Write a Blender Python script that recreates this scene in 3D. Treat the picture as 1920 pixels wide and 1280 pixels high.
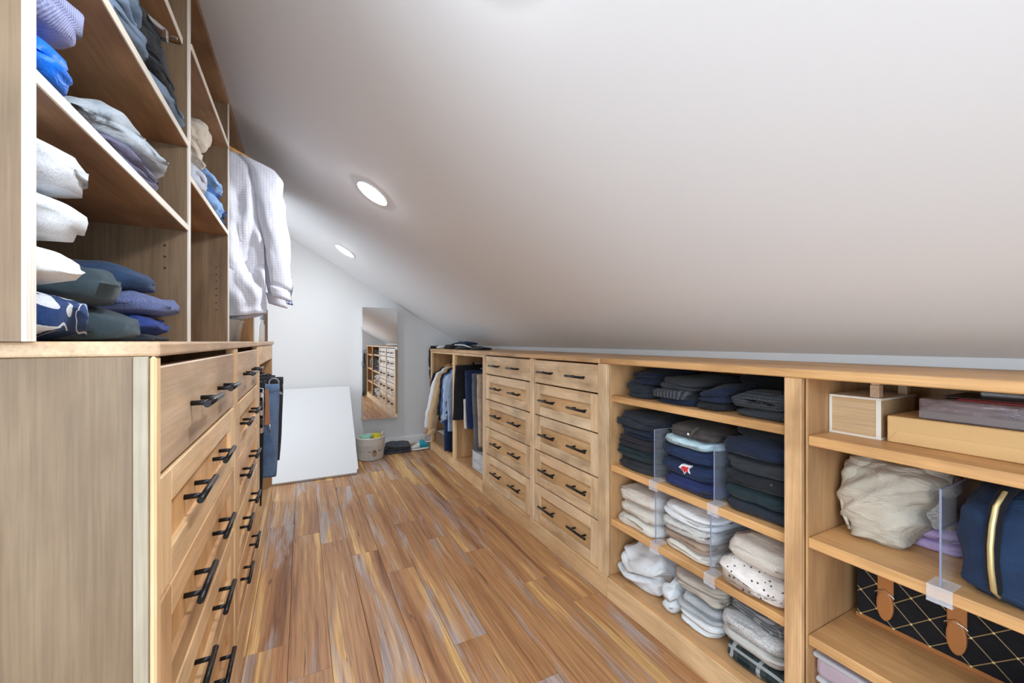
import bpy, bmesh, math, random
from mathutils import Vector, noise, Matrix
for o in list(bpy.data.objects):
    bpy.data.objects.remove(o)
S = bpy.context.scene
COL = S.collection
PI = math.pi

# ------------------------------------------------------------------ camera, world, exposure
CAM_H = 1.10
TH = math.atan(394 / 762)
cam_data = bpy.data.cameras.new('camera')
cam_data.sensor_width = 36.0
cam_data.lens = 36.0 * 762 / 1920
cam_data.clip_start = 0.02
cam = bpy.data.objects.new('camera', cam_data)
cam.location = (0, 0, CAM_H)
cam.rotation_euler = (PI / 2, 0, -TH)
COL.objects.link(cam)
S.camera = cam
S.view_settings.view_transform = 'Standard'
S.view_settings.look = 'None'
S.view_settings.gamma = 1.0
S.view_settings.use_curve_mapping = False
S.view_settings.exposure = 0.54
W = bpy.data.worlds.new('daylight')
S.world = W
W.use_nodes = True
W.node_tree.nodes['Background'].inputs[0].default_value = (0.80, 0.97, 1.13, 1)
W.node_tree.nodes['Background'].inputs[1].default_value = 3.3
LAMP_STRENGTH = 112.0

# ------------------------------------------------------------------ room dimensions (metres)
YB, YF = 4.40, -0.65          # far gable wall, wall behind the camera
XLW, XRW = -0.75, 1.63        # left wall, knee wall
KZ, KS = 1.056, 0.599         # height of the ceiling at the knee wall, its slope
XR, XL, XH = 1.170, -0.180, -0.300   # fronts: right cabinets, left drawers, shelf unit
CT = 1.10                     # left worktop height
def ceil_z(x): return KZ + KS * (XRW - x)
def ceil_x(z): return XRW - (z - KZ) / KS

# ------------------------------------------------------------------ materials
def new_mat(name):
    m = bpy.data.materials.new(name); m.use_nodes = True
    nt = m.node_tree
    return m, nt, nt.nodes['Principled BSDF']
def nd(nt, t, **kw):
    n = nt.nodes.new(t)
    for k, v in kw.items(): setattr(n, k, v)
    return n
def lk(nt, a, b): nt.links.new(a, b)
def ramp(nt, fac, stops):
    r = nd(nt, 'ShaderNodeValToRGB')
    els = r.color_ramp.elements
    while len(els) > 1: els.remove(els[-1])
    els[0].position, els[0].color = stops[0][0], (*stops[0][1], 1)
    for p, c in stops[1:]:
        e = els.new(p); e.color = (*c, 1)
    lk(nt, fac, r.inputs[0]); return r.outputs[0]
def mixc(nt, fac, a, b, mode='MIX'):
    m = nd(nt, 'ShaderNodeMix', data_type='RGBA', blend_type=mode)
    for sock, v in ((m.inputs[0], fac), (m.inputs[6], a), (m.inputs[7], b)):
        if isinstance(v, (int, float)): sock.default_value = v
        elif isinstance(v, (tuple, list)): sock.default_value = (*v, 1)
        else: lk(nt, v, sock)
    return m.outputs[2]
def math_n(nt, op, a, b=None, c=None):
    m = nd(nt, 'ShaderNodeMath', operation=op)
    for i, v in enumerate((a, b, c)):
        if v is None: continue
        if isinstance(v, (int, float)): m.inputs[i].default_value = v
        else: lk(nt, v, m.inputs[i])
    return m.outputs[0]
def noise_n(nt, vec, scale, detail=4, rough=0.5, dist=0.0):
    n = nd(nt, 'ShaderNodeTexNoise')
    n.inputs['Scale'].default_value = scale; n.inputs['Detail'].default_value = detail
    n.inputs['Roughness'].default_value = rough; n.inputs['Distortion'].default_value = dist
    lk(nt, vec, n.inputs['Vector']); return n.outputs[0]
def mapping(nt, vec, scale, loc=(0, 0, 0), rot=(0, 0, 0)):
    m = nd(nt, 'ShaderNodeMapping')
    m.inputs['Scale'].default_value = scale; m.inputs['Location'].default_value = loc
    m.inputs['Rotation'].default_value = rot
    lk(nt, vec, m.inputs['Vector']); return m.outputs[0]
def bump(nt, bs, height, strength=0.2, dist=0.002):
    b = nd(nt, 'ShaderNodeBump')
    b.inputs['Strength'].default_value = strength; b.inputs['Distance'].default_value = dist
    lk(nt, height, b.inputs['Height']); lk(nt, b.outputs[0], bs.inputs['Normal'])
def objvec(nt, rnd=True, amt=7.0):
    tc = nd(nt, 'ShaderNodeTexCoord'); v = tc.outputs['Object']
    if not rnd: return v
    oi = nd(nt, 'ShaderNodeObjectInfo')
    cx = nd(nt, 'ShaderNodeCombineXYZ')
    lk(nt, math_n(nt, 'MULTIPLY', oi.outputs['Random'], amt), cx.inputs[0])
    lk(nt, math_n(nt, 'MULTIPLY', oi.outputs['Random'], amt * 1.7), cx.inputs[1])
    lk(nt, math_n(nt, 'MULTIPLY', oi.outputs['Random'], amt * 2.3), cx.inputs[2])
    a = nd(nt, 'ShaderNodeVectorMath', operation='ADD')
    lk(nt, v, a.inputs[0]); lk(nt, cx.outputs[0], a.inputs[1]); return a.outputs[0]

def plain(name, col, rough=0.5, metal=0.0, spec=0.5):
    m, nt, bs = new_mat(name)
    bs.inputs['Base Color'].default_value = (*col, 1)
    bs.inputs['Roughness'].default_value = rough; bs.inputs['Metallic'].default_value = metal
    bs.inputs['Specular IOR Level'].default_value = spec
    return m

def wood(name, dark, mid, light, axis='Z', rough=0.42, blot=0.5, fine=0.5, var=0.16):
    m, nt, bs = new_mat(name)
    v = objvec(nt)
    def sc(al, ac): return tuple(al if a == axis else ac for a in 'XYZ')
    n1 = noise_n(nt, mapping(nt, v, sc(1.1, 11)), 1.0, 5, 0.55, 0.9)
    n2 = noise_n(nt, mapping(nt, v, sc(6, 210)), 1.0, 3, 0.6)
    n3 = noise_n(nt, mapping(nt, v, sc(3.2, 6)), 1.0, 3, 0.6, 0.4)
    c = ramp(nt, n1, [(0.30, dark), (0.50, mid), (0.72, light)])
    bl = ramp(nt, n3, [(0.32, (1 - blot * .42, 1 - blot * .46, 1 - blot * .50)), (0.55, (1, 1, 1)), (0.75, (1.08, 1.06, 1.03))])
    c = mixc(nt, 1.0, c, bl, 'MULTIPLY')
    fg = ramp(nt, n2, [(0.3, (1 - .32 * fine,) * 3), (0.6, (1.04,) * 3)])
    c = mixc(nt, 1.0, c, fg, 'MULTIPLY')
    oi = nd(nt, 'ShaderNodeObjectInfo')
    k = math_n(nt, 'MULTIPLY_ADD', oi.outputs['Random'], var, 1 - var / 2)
    kk = nd(nt, 'ShaderNodeCombineColor')
    for i in range(3): lk(nt, k, kk.inputs[i])
    c = mixc(nt, 1.0, c, kk.outputs[0], 'MULTIPLY')
    lk(nt, c, bs.inputs['Base Color'])
    bs.inputs['Roughness'].default_value = rough
    bs.inputs['Specular IOR Level'].default_value = 0.35
    bump(nt, bs, n2, 0.12, 0.001)
    return m

MAPLE = dict(dark=(0.512, 0.288, 0.134), mid=(0.678, 0.410, 0.205), light=(0.819, 0.525, 0.288))
MAPLE_L = dict(dark=(0.640, 0.397, 0.198), mid=(0.794, 0.525, 0.282), light=(0.850, 0.653, 0.384))
PANEL_C = dict(dark=(0.512, 0.262, 0.102), mid=(0.666, 0.365, 0.147), light=(0.768, 0.448, 0.198))
GREYW = dict(dark=(0.156, 0.100, 0.056), mid=(0.215, 0.141, 0.083), light=(0.273, 0.185, 0.112))
SLAB = dict(dark=(0.422, 0.264, 0.150), mid=(0.546, 0.365, 0.220), light=(0.651, 0.466, 0.299))
POST = dict(dark=(0.306, 0.246, 0.170), mid=(0.374, 0.306, 0.221), light=(0.425, 0.365, 0.281))
PLY = dict(dark=(0.188, 0.116, 0.062), mid=(0.248, 0.160, 0.092), light=(0.304, 0.210, 0.128))
RAIL = dict(dark=(0.68, 0.455, 0.255), mid=(0.82, 0.59, 0.355), light=(0.88, 0.69, 0.46))  # right drawer frames: maple brightened in colour where too little light falls
FIELD = dict(dark=(0.62, 0.37, 0.17), mid=(0.76, 0.48, 0.235), light=(0.84, 0.56, 0.30))  # right drawer panels: panel maple brightened to stand in for missing light
SHELF_D = dict(dark=(0.256, 0.134, 0.067), mid=(0.371, 0.202, 0.102), light=(0.461, 0.262, 0.141))
INSIDE = dict(dark=(0.435, 0.237, 0.102), mid=(0.563, 0.320, 0.147), light=(0.666, 0.397, 0.192))
M = {}
for ax in 'XYZ':
    M['maple' + ax] = wood('maple_' + ax, axis=ax, blot=0.75, **MAPLE)
    M['pale' + ax] = wood('pale_maple_' + ax, axis=ax, blot=0.55, **MAPLE_L)
    M['panel' + ax] = wood('maple_panel_' + ax, axis=ax, blot=0.6, **PANEL_C)
    M['rail' + ax] = wood('brightened_maple_rail_' + ax, axis=ax, blot=0.85, **RAIL)
    M['field' + ax] = wood('brightened_maple_field_' + ax, axis=ax, blot=0.7, **FIELD)
    M['slab' + ax] = wood('slab_maple_' + ax, axis=ax, blot=0.8, **SLAB)
    M['post' + ax] = wood('pale_grey_post_' + ax, axis=ax, blot=0.5, **POST)
    M['grey' + ax] = wood('weathered_birch_' + ax, axis=ax, blot=0.4, var=0.08, **GREYW)
    M['ply' + ax] = wood('birch_ply_' + ax, axis=ax, blot=0.5, **PLY)
    M['shelf' + ax] = wood('stained_ply_' + ax, axis=ax, blot=0.8, **SHELF_D)
    M['inside' + ax] = wood('cabinet_inside_' + ax, axis=ax, blot=0.5, **INSIDE)
M['edge'] = wood('pale_ply_edge', (0.66, 0.56, 0.44), (0.76, 0.68, 0.56), (0.84, 0.77, 0.66), axis='Y', blot=0.2, var=0.05)
M['edgeZ'] = wood('pale_ply_edge_upright', (0.72, 0.65, 0.55), (0.80, 0.74, 0.65), (0.86, 0.81, 0.73), axis='Z', blot=0.15, var=0.05)
M['dark_gap'] = plain('dark_gap', (0.03, 0.022, 0.016), 0.9)
M['paint_ceiling'] = plain('matt_ceiling_paint', (0.83, 0.83, 0.84), 0.75, spec=0.25)
M['paint_wall'] = plain('matt_wall_paint', (0.74, 0.74, 0.735), 0.8, spec=0.2)
M['trim'] = plain('white_trim_paint', (0.88, 0.88, 0.88), 0.45)
M['black_metal'] = plain('black_metal', (0.018, 0.018, 0.02), 0.33, 0.6)
M['chrome'] = plain('chrome', (0.75, 0.76, 0.78), 0.18, 1.0)
M['steel'] = plain('grey_steel', (0.42, 0.42, 0.44), 0.35, 1.0)
M['gold'] = plain('gold_zip', (0.72, 0.58, 0.28), 0.35, 0.6)
M['hang_wood'] = wood('hanger_wood', (0.50, 0.24, 0.07), (0.62, 0.32, 0.10), (0.70, 0.40, 0.16), axis='X', var=0.05)
M['raw_pine'] = wood('raw_pine', (0.46, 0.30, 0.19), (0.58, 0.40, 0.26), (0.66, 0.48, 0.33), axis='X', var=0.05)
M['birch_box'] = wood('box_birch', (0.56, 0.36, 0.19), (0.66, 0.45, 0.25), (0.73, 0.53, 0.32), axis='Y', blot=0.2, var=0.02)
M['box_edge'] = plain('box_pale_edge', (0.80, 0.74, 0.64), 0.6)
M['card'] = plain('kraft_cardboard', (0.72, 0.45, 0.20), 0.8, spec=0.2)
M['white_panel'] = plain('white_board', (0.68, 0.68, 0.68), 0.55)
M['mirror'] = plain('mirror_glass', (0.86, 0.87, 0.87), 0.01, 1.0)
M['leather'] = plain('tan_leather', (0.42, 0.16, 0.045), 0.45)
M['white_plastic'] = plain('white_plastic', (0.8, 0.8, 0.8), 0.4)
M['black_plastic'] = plain('black_plastic', (0.015, 0.015, 0.017), 0.4)
M['rubber'] = plain('pale_rubber', (0.75, 0.76, 0.76), 0.6)
def emissive(name, s):
    m, nt, bs = new_mat(name)
    bs.inputs['Base Color'].default_value = (0.9, 0.9, 0.9, 1)
    bs.inputs['Emission Color'].default_value = (0.94, 0.98, 1.04, 1)
    bs.inputs['Emission Strength'].default_value = s
    return m
M['lamp'] = emissive('lamp_diffuser', LAMP_STRENGTH)
def clear(name, col=(0.95, 0.97, 0.98), rough=0.06, alpha=0.25):
    m, nt, bs = new_mat(name)
    bs.inputs['Base Color'].default_value = (*col, 1)
    bs.inputs['Roughness'].default_value = rough
    tr = nd(nt, 'ShaderNodeBsdfTransparent'); tr.inputs[0].default_value = (*col, 1)
    mx = nd(nt, 'ShaderNodeMixShader'); mx.inputs[0].default_value = alpha
    lk(nt, tr.outputs[0], mx.inputs[1]); lk(nt, bs.outputs[0], mx.inputs[2])
    lk(nt, mx.outputs[0], nt.nodes['Material Output'].inputs[0])
    return m
M['acrylic'] = clear('clear_acrylic', (0.95, 0.97, 1.0), 0.04, 0.07)
M['acrylic_edge'] = clear('acrylic_edge', (0.42, 0.46, 0.62), 0.1, 0.55)
M['acrylic_clip'] = clear('acrylic_clip', (0.97, 0.98, 1.0), 0.08, 0.22)
M['clear_tub'] = clear('clear_tub', (0.92, 0.93, 0.95), 0.15, 0.42)
M['frost'] = clear('frosted_plastic', (0.90, 0.92, 0.95), 0.3, 0.6)
M['pink_tub'] = clear('clear_pink_tub', (0.80, 0.66, 0.72), 0.15, 0.5)

def cloth(name, col=None, pattern=None, bumpk=0.35, mott=0.25, weave=900, sheen=0.15, rough=0.9, **kw):
    m, nt, bs = new_mat(name)
    v = objvec(nt, False)
    n1 = noise_n(nt, v, 14, 4, 0.6)
    n2 = noise_n(nt, v, weave, 2, 0.6)
    lo = tuple(c * (1 - mott) for c in col); hi = tuple(min(1, c * (1 + mott * .6)) for c in col)
    c = ramp(nt, n1, [(0.3, lo), (0.7, hi)])
    c = mixc(nt, 1.0, c, ramp(nt, n2, [(0.3, (0.80,) * 3), (0.7, (1.12,) * 3)]), 'MULTIPLY')
    h = n2
    sx = nd(nt, 'ShaderNodeSeparateXYZ'); lk(nt, v, sx.inputs[0])
    if pattern == 'heather':
        n3 = noise_n(nt, v, 420, 3, 0.8)
        c = mixc(nt, ramp(nt, n3, [(0.42, (0, 0, 0)), (0.62, (1, 1, 1))]), c, kw['col2'])
    if pattern == 'rib':
        w = math_n(nt, 'SINE', math_n(nt, 'MULTIPLY', sx.outputs[kw.get('axis', 1)], kw.get('freq', 900)))
        c = mixc(nt, math_n(nt, 'MULTIPLY_ADD', w, 0.5, 0.5), c, kw['col2']); h = w
    if pattern == 'knit':
        b = math_n(nt, 'SINE', math_n(nt, 'MULTIPLY', sx.outputs[1], kw.get('freq', 1400)))
        d = math_n(nt, 'SINE', math_n(nt, 'MULTIPLY_ADD', sx.outputs[2], kw.get('freq', 1400) * 1.1, math_n(nt, 'MULTIPLY', b, 1.2)))
        f = math_n(nt, 'MULTIPLY_ADD', d, 0.5, 0.5)
        c = mixc(nt, f, c, kw['col2']); h = d
    if pattern == 'grid':
        fx = math_n(nt, 'FRACT', math_n(nt, 'MULTIPLY', sx.outputs[0], 1 / kw['pitch']))
        fz = math_n(nt, 'FRACT', math_n(nt, 'MULTIPLY', sx.outputs[2], 1 / kw['pitch']))
        lx = math_n(nt, 'LESS_THAN', fx, kw['w']); lz = math_n(nt, 'LESS_THAN', fz, kw['w'])
        c = mixc(nt, math_n(nt, 'MULTIPLY', math_n(nt, 'ADD', lx, lz), 0.5), c, kw['col2'])
    if pattern == 'plaid':
        p = kw['pitch']
        fx = math_n(nt, 'FRACT', math_n(nt, 'MULTIPLY', sx.outputs[1], 1 / p))
        fz = math_n(nt, 'FRACT', math_n(nt, 'MULTIPLY', math_n(nt, 'ADD', sx.outputs[2], sx.outputs[0]), 1 / p))
        a = math_n(nt, 'LESS_THAN', fx, 0.45); b2 = math_n(nt, 'LESS_THAN', fz, 0.45)
        c = mixc(nt, math_n(nt, 'MULTIPLY', math_n(nt, 'ADD', a, b2), 0.5), c, kw['col2'])
        c1 = math_n(nt, 'COMPARE', fx, 0.7, 0.07); c2 = math_n(nt, 'COMPARE', fz, 0.7, 0.07)
        c = mixc(nt, math_n(nt, 'MULTIPLY', math_n(nt, 'MAXIMUM', c1, c2), 0.8), c, kw['col3'])
    if pattern == 'holes':
        vo = nd(nt, 'ShaderNodeTexVoronoi'); vo.inputs['Scale'].default_value = kw.get('scale', 90); vo.inputs['Randomness'].default_value = 0.55
        lk(nt, v, vo.inputs['Vector'])
        f = math_n(nt, 'LESS_THAN', vo.outputs['Distance'], kw.get('w', 0.22))
        c = mixc(nt, f, c, kw['col2']); h = vo.outputs['Distance']
    if pattern == 'patches':
        n4 = noise_n(nt, mapping(nt, v, (1, 1, 1), kw.get('loc', (0, 0, 0))), kw.get('scale', 9), 2, 0.5, 0.6)
        f = ramp(nt, n4, [(kw.get('t', 0.58), (0, 0, 0)), (kw.get('t', 0.58) + 0.02, (1, 1, 1))])
        c = mixc(nt, f, c, kw['col2'])
    if pattern == 'motif':
        n4 = noise_n(nt, mapping(nt, v, (1, 1, 1), kw.get('loc', (0, 0, 0))), kw.get('scale', 9), 1, 0.4, 0.3)
        f = math_n(nt, 'LESS_THAN', math_n(nt, 'ABSOLUTE', math_n(nt, 'SUBTRACT', n4, 0.43)), 0.017)
        f2 = math_n(nt, 'GREATER_THAN', n4, 0.62)
        c = mixc(nt, math_n(nt, 'MAXIMUM', f, f2), c, kw['col2'])
    if pattern == 'fade':
        n4 = noise_n(nt, mapping(nt, v, (6, 6, 3)), 1.0, 3, 0.6)
        c = mixc(nt, ramp(nt, n4, [(0.42, (0, 0, 0)), (0.72, (1, 1, 1))]), c, kw['col2'])
    lk(nt, c, bs.inputs['Base Color'])
    bs.inputs['Roughness'].default_value = rough
    bs.inputs['Specular IOR Level'].default_value = 0.2
    bs.inputs['Sheen Weight'].default_value = sheen * .35
    bs.inputs['Sheen Roughness'].default_value = 0.5
    b1 = nd(nt, 'ShaderNodeBump'); b1.inputs['Strength'].default_value = bumpk; b1.inputs['Distance'].default_value = 0.0012
    lk(nt, h, b1.inputs['Height'])
    wr = noise_n(nt, mapping(nt, v, kw.get('wmap', (1.0, 0.55, 1.5))), kw.get('wscale', 16), 3, 0.55, 1.2)
    wd = math_n(nt, 'ABSOLUTE', math_n(nt, 'SUBTRACT', wr, 0.5))
    b2 = nd(nt, 'ShaderNodeBump'); b2.inputs['Strength'].default_value = kw.get('wstr', 0.42); b2.inputs['Distance'].default_value = 0.02
    b2.invert = True
    lk(nt, wd, b2.inputs['Height']); lk(nt, b1.outputs[0], b2.inputs['Normal'])
    lk(nt, b2.outputs[0], bs.inputs['Normal'])
    return m

# floor print: long streaks of brown, amber and lavender grey
def plank_mat():
    m, nt, bs = new_mat('vinyl_plank_print')
    v = objvec(nt, True, 23.0)
    tc = nd(nt, 'ShaderNodeTexCoord')
    wob = noise_n(nt, mapping(nt, v, (2.5, 2.2, 1)), 1.0, 2, 0.5)
    wv = nd(nt, 'ShaderNodeVectorMath', operation='ADD')
    cw = nd(nt, 'ShaderNodeCombineXYZ'); lk(nt, math_n(nt, 'MULTIPLY', wob, 0.05), cw.inputs[0])
    lk(nt, v, wv.inputs[0]); lk(nt, cw.outputs[0], wv.inputs[1]); v2 = wv.outputs[0]
    n1 = noise_n(nt, mapping(nt, v2, (12, 0.50, 1)), 1.0, 5, 0.58, 0.30)
    c = ramp(nt, n1, [(0.27, (0.17, 0.070, 0.030)), (0.38, (0.32, 0.145, 0.062)), (0.46, (0.46, 0.235, 0.105)),
                      (0.55, (0.50, 0.27, 0.12)), (0.60, (0.70, 0.42, 0.165)), (0.70, (0.78, 0.53, 0.25))])
    n2 = noise_n(nt, mapping(nt, v2, (9.5, 0.9, 1), (3.7, 1.1, 0)), 1.0, 6, 0.64, 0.5)
    g = ramp(nt, n2, [(0.52, (0, 0, 0)), (0.62, (0.85, 0.85, 0.85))])
    c = mixc(nt, g, c, (0.46, 0.39, 0.375))
    n5 = noise_n(nt, mapping(nt, v2, (16, 1.5, 1), (9.3, 5.1, 0)), 1.0, 5, 0.65, 0.8)
    r = ramp(nt, n5, [(0.60, (0, 0, 0)), (0.72, (0.7, 0.7, 0.7))])
    c = mixc(nt, r, c, (0.50, 0.20, 0.06))
    n3 = noise_n(nt, mapping(nt, v, (150, 3.0, 1)), 1.0, 3, 0.65)
    c = mixc(nt, 1.0, c, ramp(nt, n3, [(0.32, (0.62, 0.59, 0.56)), (0.62, (1.08, 1.08, 1.08))]), 'MULTIPLY')
    n4 = noise_n(nt, mapping(nt, v2, (38, 4.5, 1), (1.3, 7.7, 0)), 1.0, 2, 0.5, 0.7)
    k = ramp(nt, n4, [(0.70, (0, 0, 0)), (0.76, (0.75, 0.75, 0.75))])
    c = mixc(nt, k, c, (0.10, 0.045, 0.025))
    lk(nt, c, bs.inputs['Base Color'])
    bs.inputs['Roughness'].default_value = 0.42
    bs.inputs['Specular IOR Level'].default_value = 0.35
    bump(nt, bs, n3, 0.10, 0.0008)
    return m
M['plank'] = plank_mat()

# ------------------------------------------------------------------ mesh helpers
class MB:
    def __init__(s): s.v = []; s.f = []
    def add(s, vs, fs):
        b = len(s.v); s.v += [tuple(p) for p in vs]; s.f += [tuple(i + b for i in f) for f in fs]; return s
    def box(s, x0, x1, y0, y1, z0, z1, bev=0.0):
        if bev <= 0:
            vs = [(x, y, z) for x in (x0, x1) for y in (y0, y1) for z in (z0, z1)]
            fs = [(0, 1, 3, 2), (4, 6, 7, 5), (0, 4, 5, 1), (2, 3, 7, 6), (0, 2, 6, 4), (1, 5, 7, 3)]
            return s.add(vs, fs)
        bm = bmesh.new()
        bmesh.ops.create_cube(bm, size=1.0)
        for p in bm.verts:
            p.co = Vector(((x0 + x1) / 2 + p.co.x * (x1 - x0), (y0 + y1) / 2 + p.co.y * (y1 - y0), (z0 + z1) / 2 + p.co.z * (z1 - z0)))
        bev = min(bev, abs(x1 - x0) * .45, abs(y1 - y0) * .45, abs(z1 - z0) * .45)
        bmesh.ops.bevel(bm, geom=list(bm.edges), offset=bev, segments=1 if bev < .004 else 2, affect='EDGES', profile=0.5)
        bm.verts.index_update()
        s.add([p.co[:] for p in bm.verts], [[q.index for q in f.verts] for f in bm.faces]); bm.free(); return s
    def poly(s, pts, thick):           # pts 3-D loop, extruded by vector thick
        n = len(pts); t = Vector(thick)
        vs = [Vector(p) for p in pts] + [Vector(p) + t for p in pts]
        fs = [tuple(range(n))[::-1], tuple(range(n, 2 * n))] + [(i, (i + 1) % n, n + (i + 1) % n, n + i) for i in range(n)]
        return s.add(vs, fs)
    def loft(s, rings, cap0=True, cap1=True):
        b = len(s.v); n = len(rings[0])
        for r in rings: s.v += [tuple(p) for p in r]
        for k in range(len(rings) - 1):
            for i in range(n):
                j = (i + 1) % n
                s.f.append((b + k * n + i, b + k * n + j, b + (k + 1) * n + j, b + (k + 1) * n + i))
        if cap0: s.f.append(tuple(b + i for i in range(n))[::-1])
        if cap1: s.f.append(tuple(b + (len(rings) - 1) * n + i for i in range(n)))
        return s
    def tube(s, pts, r, n=10):
        pts = [Vector(p) for p in pts]; rings = []
        up = None
        for k, p in enumerate(pts):
            d = (pts[min(k + 1, len(pts) - 1)] - pts[max(k - 1, 0)]).normalized()
            if up is None:
                up = Vector((0, 0, 1)) if abs(d.z) < .9 else Vector((1, 0, 0))
            a = d.cross(up).normalized(); b = a.cross(d).normalized(); up = b
            rr = r[k] if isinstance(r, (list, tuple)) else r
            rings.append([p + (a * math.cos(t) + b * math.sin(t)) * rr for t in [2 * PI * i / n for i in range(n)]])
        return s.loft(rings)
    def lathe(s, prof, cx, cy, n=32, cap0=True, cap1=True):
        return s.loft([[(cx + r * math.cos(2 * PI * i / n), cy + r * math.sin(2 * PI * i / n), z) for i in range(n)] for r, z in prof], cap0, cap1)
    def ball(s, c, r, n=10, m=6):
        rings = [[(c[0] + r[0] * math.sin(a) * math.cos(2 * PI * i / n), c[1] + r[1] * math.sin(a) * math.sin(2 * PI * i / n), c[2] + r[2] * math.cos(a)) for i in range(n)]
                 for a in [PI - PI * (k + .15) / (m + .3) for k in range(m + 1)]]
        return s.loft(rings)

def mesh_of(name, mb, mat, off=(0, 0, 0), smooth=False):
    me = bpy.data.meshes.new(name)
    ox, oy, oz = off
    me.from_pydata([(x - ox, y - oy, z - oz) for x, y, z in mb.v], [], mb.f)
    me.materials.append(mat)
    bm = bmesh.new(); bm.from_mesh(me); bmesh.ops.recalc_face_normals(bm, faces=bm.faces)
    bm.to_mesh(me); bm.free()
    if smooth:
        for p in me.polygons: p.use_smooth = True
    me.update(); return me
def place(name, me, loc=(0, 0, 0), parent=None):
    o = bpy.data.objects.new(name, me); COL.objects.link(o)
    o.location = loc
    if parent: o.parent = parent
    return o
def wloc(o):
    v = Vector(o.location)
    return v + wloc(o.parent) if o.parent else v
def thing(name, label, cat, loc=(0, 0, 0), group=None):
    o = bpy.data.objects.new(name, None); COL.objects.link(o); o.location = loc
    o.empty_display_size = 0.05
    tag(o, label, cat, group); return o
def tag(o, label, cat, group=None):
    o['label'] = label; o['category'] = cat
    if group: o['group'] = group
    return o
def part(parent, name, mb, mat, smooth=False, kind=None, label=None):
    """mb in world coordinates; the part's origin sits at its parent's origin"""
    w = wloc(parent)
    o = place(name, mesh_of(name, mb, mat, w, smooth), (0, 0, 0), parent)
    if kind: o['kind'] = kind
    if label: o['label'] = label
    return o
def solo(name, mb, mat, label, cat, loc, group=None, smooth=False):
    o = place(name, mesh_of(name, mb, mat, loc, smooth), loc)
    return tag(o, label, cat, group)
def struct(name, mb, mat, parent=None):
    o = part(parent, name, mb, mat) if parent else place(name, mesh_of(name, mb, mat))
    o['kind'] = 'structure'; return o
def bx(*a, bev=0.0): return MB().box(*a, bev=bev)

# ------------------------------------------------------------------ the setting
T = 0.06
struct('wall_back', MB().poly([(XLW - .1, YB, 0), (XRW + .1, YB, 0), (XRW + .1, YB, ceil_z(XRW) - .06), (XLW - .1, YB, ceil_z(XLW) + .06)], (0, T, 0)), M['paint_wall'])
DX = 0.62        # unseen opening added to let light in behind the camera, left of this x
struct('wall_front', MB().poly([(DX, YF - T, 0), (XRW + .1, YF - T, 0), (XRW + .1, YF - T, ceil_z(XRW) - .06), (DX, YF - T, ceil_z(DX) + .02)], (0, T, 0)), M['paint_wall'])
struct('wall_front_lintel', MB().poly([(XLW - .1, YF - T, 2.05), (ceil_x(2.05), YF - T, 2.05), (XLW - .1, YF - T, ceil_z(XLW) + .06)], (0, T, 0)), M['paint_wall'])
struct('wall_right', bx(XRW, XRW + T, YF, YB, 0, KZ + .005), M['paint_wall'])
wl = struct('wall_left', bx(XLW - T, XLW, 0.69, 3.42, 0, ceil_z(XLW) + .03), M['paint_wall'])
DY = 0.12       # unseen opening added for fill light, between this y and the cabinets
struct('wall_left_pier', bx(XLW - T, XLW, YF, DY, 0, ceil_z(XLW) + .03), M['paint_wall'])
struct('trim_1', bx(XLW - T - .01, XLW + .015, .62, .69, 0, 2.26).box(XLW - T - .01, XLW + .015, DY - .06, DY, 0, 2.26).box(XLW - T - .01, XLW + .015, DY, .69, 2.20, 2.27), M['trim'])
struct('wall_left_lintel', bx(XLW - T, XLW, DY, .69, 2.26, ceil_z(XLW) + .03), M['paint_wall'])
struct('wall_left_far_lintel', bx(XLW - T, XLW, 3.42, YB, 2.20, ceil_z(XLW) + .03).box(XLW - T, XLW, 3.84, YB, 0, 2.20), M['paint_wall'])
struct('trim_2', bx(XLW - T - .01, XLW + .015, 3.36, 3.42, 0, 2.26).box(XLW - T - .01, XLW + .015, 3.36, YB, 2.20, 2.26), M['trim'])
struct('ceiling', MB().poly([(XRW + .1, YF - T, ceil_z(XRW + .1)), (XRW + .1, YB + T, ceil_z(XRW + .1)), (XLW - .1, YB + T, ceil_z(XLW - .1)), (XLW - .1, YF - T, ceil_z(XLW - .1))], (0, 0, .05)), M['paint_ceiling'])
struct('baseboard_back', bx(-.70, 1.20, YB - .014, YB, 0, .085, bev=.003), M['trim'])

floor = place('floor', mesh_of('floor', bx(XLW, XRW, YF, YB, -.05, -.006), M['dark_gap']))
floor['kind'] = 'structure'
struct('floor', bx(XLW - 1.2, XLW, YF - 1.5, YB, -.05, 0).box(XLW, XRW, YF - 1.5, YF, -.05, 0), M['plank'])
PW, PL = 0.133, 1.09
plank_cache = {}
col_off = {-1: .60, 0: .60, 1: .41, 2: 1.345 - 1.09, 3: 1.145 - 1.09, 4: .90, 5: .315, 6: .04, 7: .905, 8: .53, 9: .32, 10: .75, 11: .1, 12: .5, 13: .2, -2: .15, -3: .7, -4: .33, -5: .9, -6: .5, -7: .2}
random.seed(4)
for k in range(-4, 11):
    x0 = -.175 + PW * k
    if k == -1: pass
    xa, xb = max(x0, XLW), min(x0 + PW, XRW)
    if xb > 1.30: continue
    y = col_off.get(k, .3) - 2 * PL
    while y < YB:
        ya, yb = max(y, YF), min(y + PL, YB)
        y += PL
        if yb - ya < .05: continue
        if k < 0 and yb > .9 and k < -1: continue
        key = (round(xb - xa, 4), round(yb - ya, 4))
        if key not in plank_cache:
            hx, hy = key[0] / 2 - .0005, key[1] / 2 - .0005
            plank_cache[key] = mesh_of('plank', bx(-hx, hx, -hy, hy, -.006, 0, bev=.0012), M['plank'])
        place('plank', plank_cache[key], ((xa + xb) / 2, (ya + yb) / 2, 0), floor)

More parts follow.
